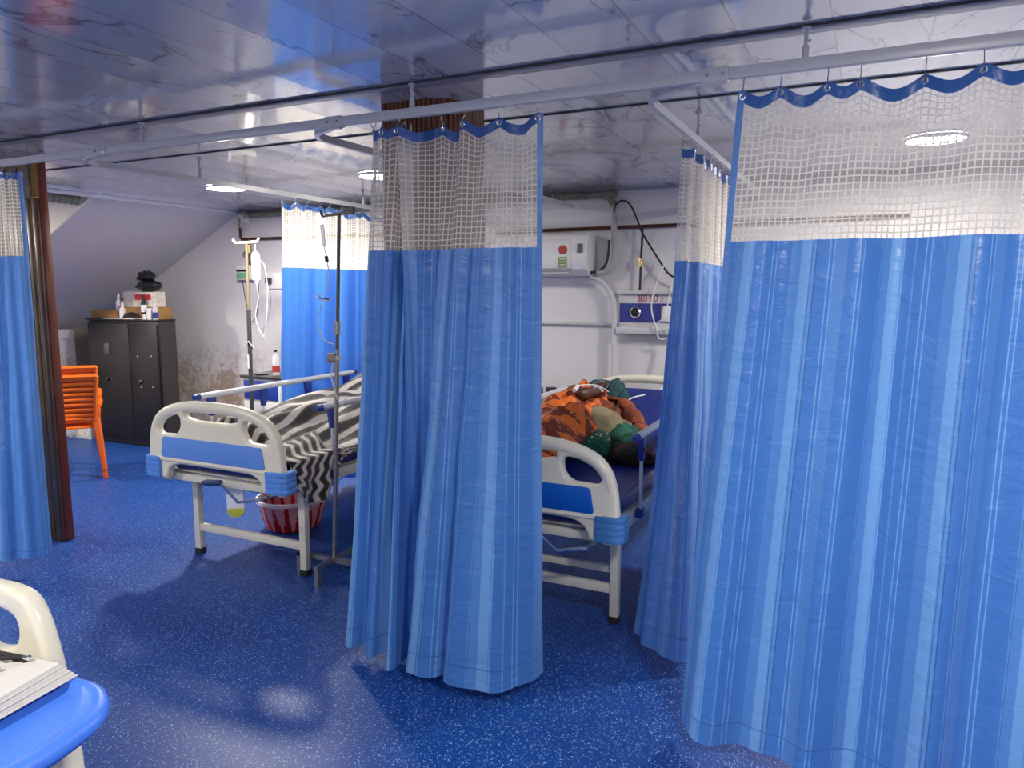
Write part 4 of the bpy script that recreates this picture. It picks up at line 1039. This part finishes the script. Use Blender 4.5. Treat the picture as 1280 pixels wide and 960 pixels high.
for nm, pts, r, m, lab, cat in (
    ('gas_pipe', [(-2.9, 0, 2.074), (-1.86, 0, 2.078), (.2, 0, 2.085)], .014, 'copper', 'brown pipe running level along the wall above the air conditioner', 'pipe'),
    ('wall_trunking', [(-2.9, .012, 1.315), (-1.82, .012, 1.315)], .013, 'greywall', 'thin grey trunking running level below the air conditioner', 'trunking'),
    ('power_cable', [(-1.845, -.05, 2.19), (-1.835, -.05, 2.245), (-1.78, -.05, 2.278), (-1.72, -.05, 2.245), (-1.665, -.05, 2.14), (-1.62, -.05, 2.03), (-1.55, -.05, 1.92), (-1.47, -.05, 1.80), (-1.40, -.05, 1.71), (-1.30, -.05, 1.66)], .0075, 'black', 'black cable looping up and down across the wall beside the pipe', 'cable'),
    ('power_cable', [(-1.885, -.04, 1.98), (-1.885, -.05, 1.90), (-1.90, -.06, 1.80), (-1.95, -.08, 1.74), (-2.02, -.09, 1.73), (-2.06, -.09, 1.735)], .010, 'black', 'short thick black cable curving into the air conditioner', 'cable'),
    ('drain_pipe', [(-1.845, -.03, 2.25), (-1.85, -.03, 2.05), (-1.84, -.04, 1.85), (-1.88, -.06, 1.75), (-1.97, -.08, 1.72)], .024, 'conduit_wrap', 'pale wrapped pipe bending down behind the air conditioner', 'pipe'),
    ('drain_pipe', [(-2.03, -.06, 1.70), (-1.94, -.04, 1.655), (-1.87, -.03, 1.56), (-1.84, -.03, 1.45), (-1.835, -.03, 1.2), (-1.835, -.03, .0)], .021, 'panel', 'white drain pipe curving down the wall beside the bed head panel', 'pipe')):
    P = catmull([(x, YW-.03+y, z) for x, y, z in pts], 40)
    tag(MB().tube(P, r, n=10).build(nm, M[m]), lab, cat)
t = thing('oxygen_hose', 'thin dark hose with a brass valve above the bed head panel', 'hose', (-1.635, YW-.05, 1.60))
b = MB(); b.tube([(.012, 0, .47), (.004, 0, .24), (0, 0, -.01)], .009, n=8); b.build('hose', M['black'], t)
b = MB(); b.tube([(.0, -.005, .17), (.0, -.005, .235)], .016, n=10); b.tube([(.0, -.005, .19), (.0, -.005, .21)], .022, n=8); b.build('valve', M['brass'], t)
t = thing('oxygen_tubing', 'white tubing looping from the bed head panel down to the patient', 'tubing', (-1.4, 5.5, 1.2))
b = MB(); b.tube(catmull([(-.02, .12, .62), (-.07, .10, .50), (-.12, .08, .30), (-.10, .08, .16), (-.05, .08, .08), (.02, .08, .10), (.05, .05, -.1), (.05, -.2, -.32), (-.08, -.55, -.36), (-.10, -.75, -.42)], 70), .0055, n=6)
b.tube(catmull([(.02, .12, .42), (-.02, .1, .2), (-.08, .1, .13), (-.06, .1, .02), (.06, .08, 0), (.10, -.1, -.3), (.0, -.6, -.41), (.02, -.8, -.50), (.0, -.9, -.56)], 70), .005, n=6)
b.build('tubing', M['tube'], t)

# bedside locker 2 with bottle and steel cup
t = thing('bedside_locker', 'steel bedside locker beside the patient, partly behind the middle curtain', 'locker', (-2.38, 5.30, 0))
b = MB(); b.box(-.22, .24, -.2, .2, .05, .72); b.build('body', simple('grey_locker', srgb(140, 146, 156), .35, metal=.3), t, bevel=.006)
b = MB(); b.box(-.24, .26, -.22, .22, .72, .74); b.build('top', M['steel'], t, bevel=.003)
b = MB(); b.box(-.20, .22, -.213, -.2, .55, .70); d = b.build('drawer', M['blue_plastic'], t, bevel=.003)
b = MB(); b.box(-.05, .07, -.225, -.213, .61, .625); b.build('handle', M['chrome'], d)
b = MB()
for sx in (-.2, .22):
    for sy in (-.17, .17): b.tube([(sx, sy, 0), (sx, sy, .05)], .02, n=10)
b.build('castor', M['rubber'], t)
bottle('bottle', 'clear water bottle with dark cap on the steel locker', (-2.33, 5.24, .74), .32, .05, M['clear'], M['rubber'], M['panelblue'], lab=(.05, .3))
t = thing('steel_cup', 'dark steel cup on the locker beside the water bottle', 'cup', (-2.19, 5.20, .74))
b = MB(); b.lathe([(.034, 0), (.036, .005), (.044, .10), (.045, .105), (.041, .105), (.034, .012), (.001, .010)], n=24, capt=False); b.build('body', M['darksteel'], t)
b = MB(); b.tube([(.042, 0, .09), (.07, 0, .08), (.072, 0, .04), (.040, 0, .025)], .004, n=6); b.build('handle', M['darksteel'], t)

# ------------------------------------------------------------------ patient
def skinned(name, joints, edges, mat, parent, sub=2, loc=(0, 0, 0)):
    me = bpy.data.meshes.new(name); me.from_pydata([j[0] for j in joints], edges, [])
    o = bpy.data.objects.new(name, me); col.objects.link(o)
    o.modifiers.new('skin', 'SKIN'); 
    for v, j in zip(me.skin_vertices[0].data if me.skin_vertices else [], joints):
        r = j[1]; v.radius = (r, r) if not isinstance(r, tuple) else r
    if not me.skin_vertices:
        bpy.context.view_layer.objects.active = o
    me.skin_vertices[0].data[0].use_root = True
    o.modifiers[0].use_smooth_shade = True
    s = o.modifiers.new('sub', 'SUBSURF'); s.levels = sub; s.render_levels = sub
    dg = bpy.context.evaluated_depsgraph_get(); dg.update()
    m2 = bpy.data.meshes.new_from_object(o.evaluated_get(dg)); o.modifiers.clear(); o.data = m2
    m2.materials.clear(); m2.materials.append(mat)
    for p in m2.polygons: p.use_smooth = True
    o.parent = parent; return o
pt_ = thing('person', 'patient lying on the raised bed in teal head scarf and orange patterned shawl', 'person', (-1.57, 4.25, .60))
J = [((.06, -.05, .10), (.15, .12)), ((.04, .10, .16), (.135, .115)), ((.0, .26, .26), (.145, .12)), ((-.03, .36, .32), (.11, .10)), ((-.045, .42, .36), .055), ((-.05, .46, .385), .05),
     ((.14, .33, .29), .06), ((.25, .20, .22), .048), ((.33, .10, .15), .043), ((.22, .04, .20), .036), ((.12, -.01, .235), .030),                      # left arm, elbow out, hand on belly
     ((-.15, .31, .30), .058), ((-.12, .17, .33), .050), ((-.04, .05, .36), .042), ((-.02, .18, .40), .036), ((-.01, .30, .41), .028),                # right arm folded, hand below the chin
     ((-.05, -.20, .12), .09), ((-.14, -.46, .13), .075), ((-.16, -.76, .07), .05), ((-.17, -.94, .06), .04),                                   # right leg
     ((.07, -.20, .10), .09), ((-.03, -.46, .11), .075), ((-.06, -.74, .07), .05), ((-.08, -.92, .06), .04)]
E_ = [(0, 1), (1, 2), (2, 3), (3, 4), (4, 5), (3, 6), (6, 7), (7, 8), (8, 9), (9, 10), (3, 11), (11, 12), (12, 13), (13, 14), (14, 15), (0, 16), (16, 17), (17, 18), (18, 19), (0, 20), (20, 21), (21, 22), (22, 23)]
def ellip(c, sx, sy, sz, n=28, f=None, rot=None):
    P = []
    for i in range(n):
        r = []
        for j in range(n//2+1):
            th = 2*PI*i/n; ph = PI*j/(n//2); d = Vector((math.sin(ph)*math.cos(th), math.sin(ph)*math.sin(th), math.cos(ph)))
            k = f(d) if f else 1
            v = Vector((d.x*sx, d.y*sy, d.z*sz))*k
            if rot: v = rot @ v
            r.append(Vector(c)+v)
        P.append(r)
    return P
def body():
    me = bpy.data.meshes.new('body'); me.from_pydata([j[0] for j in J], E_, [])
    o = bpy.data.objects.new('body', me); col.objects.link(o)
    bpy.context.view_layer.objects.active = o
    o.modifiers.new('skin', 'SKIN')
    if not me.skin_vertices:
        with bpy.context.temp_override(object=o, active_object=o): bpy.ops.mesh.customdata_skin_add()
    for v, j in zip(me.skin_vertices[0].data, J):
        r = j[1]; v.radius = r if isinstance(r, tuple) else (r, r)
    me.skin_vertices[0].data[0].use_root = True
    s = o.modifiers.new('sub', 'SUBSURF'); s.levels = 2; s.render_levels = 2
    dg = bpy.context.evaluated_depsgraph_get(); dg.update()
    m2 = bpy.data.meshes.new_from_object(o.evaluated_get(dg)); o.modifiers.clear()
    bm = bmesh.new(); bm.from_mesh(m2)
    # head joined into the same mesh: face looks down the body and a little to the camera's left
    rot = Matrix.Rotation(R(-25), 3, 'Z') @ Matrix.Rotation(R(-42), 3, 'X')
    def face(d):
        k = 1.0
        if d.y < 0:
            a = math.exp(-((d.x/.16)**2+((d.z+.05)/.22)**2)); k += .16*a              # nose
            for s in (-1, 1): k -= .09*math.exp(-(((d.x-s*.33)/.17)**2+((d.z-.14)/.12)**2))  # eye sockets
            k += .035*math.exp(-((d.x/.3)**2+((d.z-.32)/.10)**2))                    # brow
            k += .05*math.exp(-((d.x/.2)**2+((d.z+.42)/.08)**2)); k -= .04*math.exp(-((d.x/.2)**2+((d.z+.50)/.03)**2))   # lips
            k += .07*math.exp(-((d.x/.22)**2+((d.z+.78)/.15)**2))                    # chin
        return k
    P = ellip((-.055, .50, .42), .078, .095, .115, 36, face, rot)
    nv = len(P[0]); n = len(P); vv = [[bm.verts.new(q) for q in r] for r in P]
    for i in range(n):
        for j in range(nv-1):
            try: bm.faces.new((vv[i][j], vv[(i+1) % n][j], vv[(i+1) % n][j+1], vv[i][j+1]))
            except ValueError: pass
    for s in (-1, 1):     # ears
        c = Vector((-.055, .50, .42))+rot @ Vector((s*.078, .01, 0)); Q = ellip(c, .012, .022, .032, 12, None, rot)
        w = [[bm.verts.new(q) for q in r] for r in Q]
        for i in range(12):
            for j in range(6): bm.faces.new((w[i][j], w[(i+1) % 12][j], w[(i+1) % 12][j+1], w[i][j+1]))
    # hands: palm and fingers
    def finger(pts, rs):
        b = MB(); b.tube(pts, rs, n=8); vs = [bm.verts.new(v) for v in b.v]
        for f in b.f: bm.faces.new([vs[k] for k in f])
    for (w, dr, side, upv) in ((Vector((.12, -.01, .235)), Vector((-.86, -.30, -.05)), Vector((.25, -.95, -.1)), Vector((0, 0, 1))), (Vector((-.01, .30, .41)), Vector((-.15, .8, .35)), Vector((1, -.1, 0)), Vector((0, -.6, .8)))):
        dr.normalize(); side.normalize()
        for q in range(6):
            pass
        Q = ellip(w+dr*.045, .045, .038, .018, 16, None, Matrix((dr, side, dr.cross(side))).transposed())
        vv2 = [[bm.verts.new(p) for p in r] for r in Q]
        for i in range(16):
            for j in range(8): bm.faces.new((vv2[i][j], vv2[(i+1) % 16][j], vv2[(i+1) % 16][j+1], vv2[i][j+1]))
        for k, L in enumerate((.068, .076, .070, .055)):
            o0 = w+dr*.075+side*(k-1.5)*.019
            finger([o0, o0+dr*L*.45+upv*.004, o0+dr*L*.8-upv*.010, o0+dr*L-upv*.022], [.0095, .009, .008, .006])
        o0 = w+dr*.025+side*-.035; finger([o0, o0+dr*.03-side*.02, o0+dr*.055-side*.018-upv*.008], [.011, .010, .007])
    bmesh.ops.remove_doubles(bm, verts=bm.verts, dist=1e-5)
    bmesh.ops.recalc_face_normals(bm, faces=bm.faces); bm.to_mesh(m2); bm.free()
    m2.materials.clear(); m2.materials.append(M['skin'])
    for p in m2.polygons: p.use_smooth = True
    o.data = m2; o.parent = pt_
    return rot
rot = body()
HC = Vector((-.055, .50, .42))
# hair
def hf(d): return 1+.05*noise.noise(d*6)
P = ellip(HC+rot @ Vector((0, .018, .018)), .084, .095, .112, 30, hf, rot)
b = MB(); P = [r[:9] for r in P]; b.grid(P, closed_u=True); b.build('hair', M['hair'], pt_)
# scarf: hood open to the front
def hood(rr, m, name, th0, th1, lo, hi, seed, extra=0):
    P = []
    for i in range(40):
        th = th0+(th1-th0)*i/39; r = []
        for j in range(16):
            ph = lo+(hi-lo)*j/15; d = Vector((math.sin(ph)*math.cos(th), math.sin(ph)*math.sin(th), math.cos(ph)))
            k = rr*(1+.10*noise.noise(d*3+Vector((seed, 0, 0)))+.05*math.sin(th*9+ph*3))
            r.append(HC+Vector((.015, .0, .012))+rot @ Vector((d.x*k*1.12, d.y*k*1.12+.02, d.z*k*1.22)) + Vector((0, 0, -extra*max(0, ph-1.3))))
        P.append(r)
    b = MB(); b.grid(P); return b.build(name, m, pt_, smooth=180, solid=.012)
hood(.128, M['scarf'], 'head_scarf', -.75, PI+.75, .12, 2.2, 2, .03)
hood(.108, M['scarf_grey'], 'scarf_lining', -.9, PI+.9, .25, 1.9, 5)
# upper garment (olive) over belly, rust sleeves, green skirt, shawl : draped sheets following the body
def drape_sheet(name, m, x0, x1, y0, y1, f, nx=40, ny=50, th=.010, seed=0, parent=pt_):
    P = []
    for i in range(nx):
        r = []
        for j in range(ny):
            u, v = i/(nx-1), j/(ny-1); p = f(u, v); r.append(p+Vector((0, 0, .014*noise.noise(Vector((p.x*14+seed, p.y*14, p.z*9))))))
        P.append(r)
    b = MB(); b.grid(P); return b.build(name, m, parent, smooth=180, solid=th)
b = MB(); P = ellip((.075, .02, .125), .205, .235, .165, 36, lambda d: 1+.05*noise.noise(d*3)); b.grid(P, closed_u=True)
b.build('tunic', M['olive'], pt_, smooth=180)
b = MB(); b.grid(ellip((.01, .24, .235), .19, .17, .135, 30, lambda d: 1+.06*noise.noise(d*3)), closed_u=True); b.build('blouse', M['rust'], pt_, smooth=180)
b = MB(); b.grid(ellip((.05, -.16, .075), .20, .14, .125, 30, lambda d: 1+.10*noise.noise(d*4)), closed_u=True); b.build('tunic_hem', M['flower'], pt_, smooth=180)
b = MB(); b.grid(ellip((.22, .02, .085), .17, .20, .12, 34, lambda d: 1+.18*noise.noise(d*3.5)), closed_u=True)
b.grid(ellip((.12, -.22, .05), .16, .12, .08, 30, lambda d: 1+.2*noise.noise(d*4)), closed_u=True); b.build('skirt', M['green'], pt_, smooth=180)
b = MB(); b.tube(catmull([(.0, .38, .33), (.13, .34, .33), (.24, .22, .26), (.335, .08, .16), (.30, .055, .165)], 26), [.075+.018*math.sin(i*.9)*.4-.0008*i for i in range(26)], n=16); b.build('sleeve', M['rust'], pt_, smooth=180)
b = MB(); b.tube(catmull([(-.02, .36, .36), (-.14, .33, .34), (-.14, .20, .345), (-.09, .11, .36)], 22), [.078, ]*8+[.072]*14, n=16); b.build('sleeve', M['rust'], pt_, smooth=180)
def shawl(u, v):
    # u across (left edge of bed -> over the body), v along from chest to the feet
    y = .40-1.42*v; x = -.37+u*(.38+.15*min(1, v*2.5))+.02*math.sin(v*9)
    d = math.exp(-(abs(x+.08)/.25)**3)
    hgt = .26-.11*v; z = .07+hgt*d*1.05+(.034*math.sin(u*13+v*8)+.022*abs(math.sin(u*9-v*13)))*d+.018*math.sin(v*22+u*5)
    z = max(z, .075)
    if y > .25: z += .03
    return Vector((x, y, z+max(0, y-.10)*.28))
drape_sheet('shawl', M['shawl'], 0, 1, 0, 1, shawl, 60, 80, .012, 3)
b = MB(); b.tube(catmull([(-.33, .30, .22), (-.25, .36, .30), (-.14, .38, .36), (-.04, .36, .40), (.05, .37, .37), (.12, .30, .34)], 30), [.035+.012*math.sin(i*.8) for i in range(30)], n=14)
b.tube(catmull([(-.20, .15, .30), (-.16, .04, .30), (-.10, -.08, .26), (-.12, -.22, .20), (-.16, -.36, .17)], 30), [.04+.012*math.sin(i*.7+1) for i in range(30)], n=14)
b.build('shawl_fold', M['rust'], pt_, smooth=180)
b = MB(); c = Vector((-.012, .27, .405)); b.tube([c+Vector((.040*math.cos(a), .012*math.sin(a), .042*math.sin(a))) for a in [k*PI/10 for k in range(20)]], .007, n=8, closed=True); b.build('bangle', M['tube'], pt_)
b = MB(); b.tube(catmull([(.05, .33, .43), (.0, .26, .455), (-.05, .16, .44), (-.06, .04, .41)], 24), .004, n=6); b.tube([(-.06, .05, .41), (-.05, -.04, .38)], [.012, .014], n=10); b.build('cannula', M['tube'], pt_)

for ch in pt_.children:
    for v in ch.data.vertices: v.co.z -= .30*max(0, v.co.y)

# attendant bag and the pinkish foot of someone seated beyond the narrow curtain are cut by it
tag(blob(.15, .11, .07, 5, (-1.19, 4.02, .655), .25).build('cloth_bundle', patterned('dark_print_cloth', srgb(20, 32, 26), srgb(70, 40, 30), 16, .55), smooth=60), 'dark flowered cloth bundle beside the patient on the mattress', 'bundle')
tag(blob(.055, .12, .11, 15, (-.965+.02, 3.86, .70), .2).build('pink_towel', M['skin_pink'], smooth=60), 'salmon pink cloth hanging at the bed edge against the narrow curtain', 'cloth')

# ------------------------------------------------------------------ foreground: bed end, overbed table, files
t = thing('hospital_bed', 'cream bed end in the lower left corner behind the papers', 'bed', (-1.985, .902, -.004), 0)
def corner_board():
    cx = -1.98
    ol = [(-2.475, .53), (-2.46, .70), (-2.44, .87), (-2.40, .945), (-2.33, .965), (-2.0, .965), (-1.72, .966), (-1.63, .972), (-1.565, .962), (-1.532, .92), (-1.505, .85), (-1.47, .70), (-1.455, .53), (-1.58, .53), (-1.62, .60), (-2.34, .60), (-2.38, .53)]
    loop = rloop([(x-cx, z) for x, z in ol], 5, .05)
    h1 = rloop([(-1.75-cx, .905), (-1.65-cx, .92), (-1.592-cx, .905), (-1.60-cx, .85), (-1.66-cx, .82), (-1.75-cx, .81)], 5, .04)
    h2 = [(-x, z) for x, z in reversed(h1)]
    h3 = rloop([(-.16, .92), (.16, .92), (.15, .87), (-.15, .87)], 4, .02)
    o = plate('footboard', loop, [h1, h2, h3], 0, .045, .016, M['cream'], t)
    b = MB(); b.prism(rloop([(-.36, .79), (.36, .79), (.38, .66), (-.38, .66)], 4, .02), -.028, .028); b.build('inset_panel', M['inset'], o, bevel=.002)
    return o
corner_board()
b = MB()
for s in (-1, 1): b.box(s*.34-.02, s*.34+.02, -2.0, -.03, .50, .56)
b.build('frame', M['frame'], t, bevel=.003)
for s in (-1, 1):
    for y in (-.2, -1.8):
        b = MB(); b.box(s*.34-.02, s*.34+.02, y-.02, y+.02, 0, .5); b.build('leg', M['frame'], t, bevel=.003)

t = thing('overbed_table', 'bright blue tray table with raised rim in the lower left corner', 'table', (-1.668, .560, 0), R(0))
def tray():
    lo = rloop([(-.45, .325), (.20, .335), (.325, .345), (.41, .285), (.445, .13), (.37, -.35), (-.45, -.42)], 8, [.05, .06, .07, .07, .2, .1, .1])
    ctr = Vector((0, 0))
    def off(k): return [(x*(1-k*2.2), y*(1-k*2.4)) for x, y in lo]
    levels = [(off(.05), .765), (off(.012), .772), (lo, .790), (off(.004), .806), (off(.018), .811), (off(.032), .808), (off(.045), .797), (off(.06), .795)]
    n = len(lo); vs = []; fs = []
    for l, z in levels: vs += [(x, y, z) for x, y in l]
    for i in range(len(levels)-1):
        for k in range(n): fs.append((i*n+k, i*n+(k+1) % n, (i+1)*n+(k+1) % n, (i+1)*n+k))
    fs.append(tuple(range(n-1, -1, -1))); fs.append(tuple((len(levels)-1)*n+k for k in range(n)))
    b = MB(); b.add(vs, fs); return b
tray().build('tray_top', M['tray'], t, smooth=60)
b = MB(); b.box(-.3, .3, -.04, .04, .735, .765); b.build('support_bar', M['frame'], t, bevel=.004)
b = MB(); b.tube([(.27, .0, .05), (.27, .0, .765)], .025, n=4); b.build('pillar', M['frame'], t)
b = MB(); b.box(-.33, .30, -.30, -.26, .03, .07); b.box(-.33, .30, .20, .24, .03, .07); b.box(.24, .30, -.3, .24, .03, .07); b.build('base', M['frame'], t, bevel=.004)
for q in ((-.30, -.28), (.27, -.28), (-.30, .22), (.27, .22)):
    b = MB(); b.tube([(q[0]-.01, q[1], .016), (q[0]+.01, q[1], .016)], .016, n=14); b.build('castor', M['rubber'], t)
b = MB(); b.tube([(.30, .12, .745), (.33, .05, .745)], .012, n=8); b.build('clip', M['frame'], t)

fl = ['lowest cream file folder of the stack on the blue tray', 'middle file folder of the stack on the blue tray', 'topmost file folder with black clips on the blue tray']
for k in range(3):
    t = thing('file_folder', fl[k], 'folder', (-1.425-.012*k, .893-.006*k, .812+.010*k), R(4+2*k))
    b = MB(); pl = [(0, 0), (-.42, .045), (-.52, -.36), (-.115, -.345)]
    # a folder: tip at the origin, edges running back left and towards the viewer
    pl = [(0, 0), (-.40, .03), (-.36, -.33), (.06+.02*k, -.32)] if False else [(0, 0), (-.30, -.0), (-.36, -.30), (.02, -.36)]
    b.prism(pl, 0, .0025, axis='z'); b.build('cover', M['paper'], t)
    b = MB(); b.prism([(x*.97-.006, y*.97-.004) for x, y in pl], .0025, .0085, axis='z'); b.build('papers', M['paper'], t)
    if k == 2:
        for q, (x, y) in enumerate(((-.095, -.02), (-.115, -.07), (-.15, -.12))):
            b = MB(); b.box(x-.12, x+.02, y-.006, y+.008, .0085, .016); b.tube([(x-.10, y, .018), (x-.02, y-.022, .02), (x+.018, y, .018)], .004, n=6); b.build('black_clip', M['rubber'], t)
            b = MB(); b.tube([(x+.016, y, .018), (x+.026, y, .018)], .006, n=8); b.build('rivet', M['chrome'], t)

# ------------------------------------------------------------------ camera, world, colour
cam = bpy.data.cameras.new('camera'); cam.sensor_width = 36; cam.lens = 36*922/1280; cam.clip_start = .05
co = bpy.data.objects.new('camera', cam); col.objects.link(co)
P_, Y_ = R(7.35), R(25.9)
co.location = (0, 0, 1.6); co.rotation_euler = (PI/2-P_, 0, Y_)
sc.camera = co
w = bpy.data.worlds.new('world'); sc.world = w; w.use_nodes = True
w.node_tree.nodes['Background'].inputs[0].default_value = (.6, .65, .8, 1); w.node_tree.nodes['Background'].inputs[1].default_value = .2
sc.view_settings.view_transform = 'Standard'; sc.view_settings.look = 'None'
sc.view_settings.exposure = 0.0; sc.view_settings.gamma = 1.0; sc.view_settings.use_curve_mapping = False
sc.cycles.max_bounces = 10; sc.cycles.transparent_max_bounces = 16; sc.cycles.sample_clamp_indirect = 6
sc.cycles.use_denoising = True
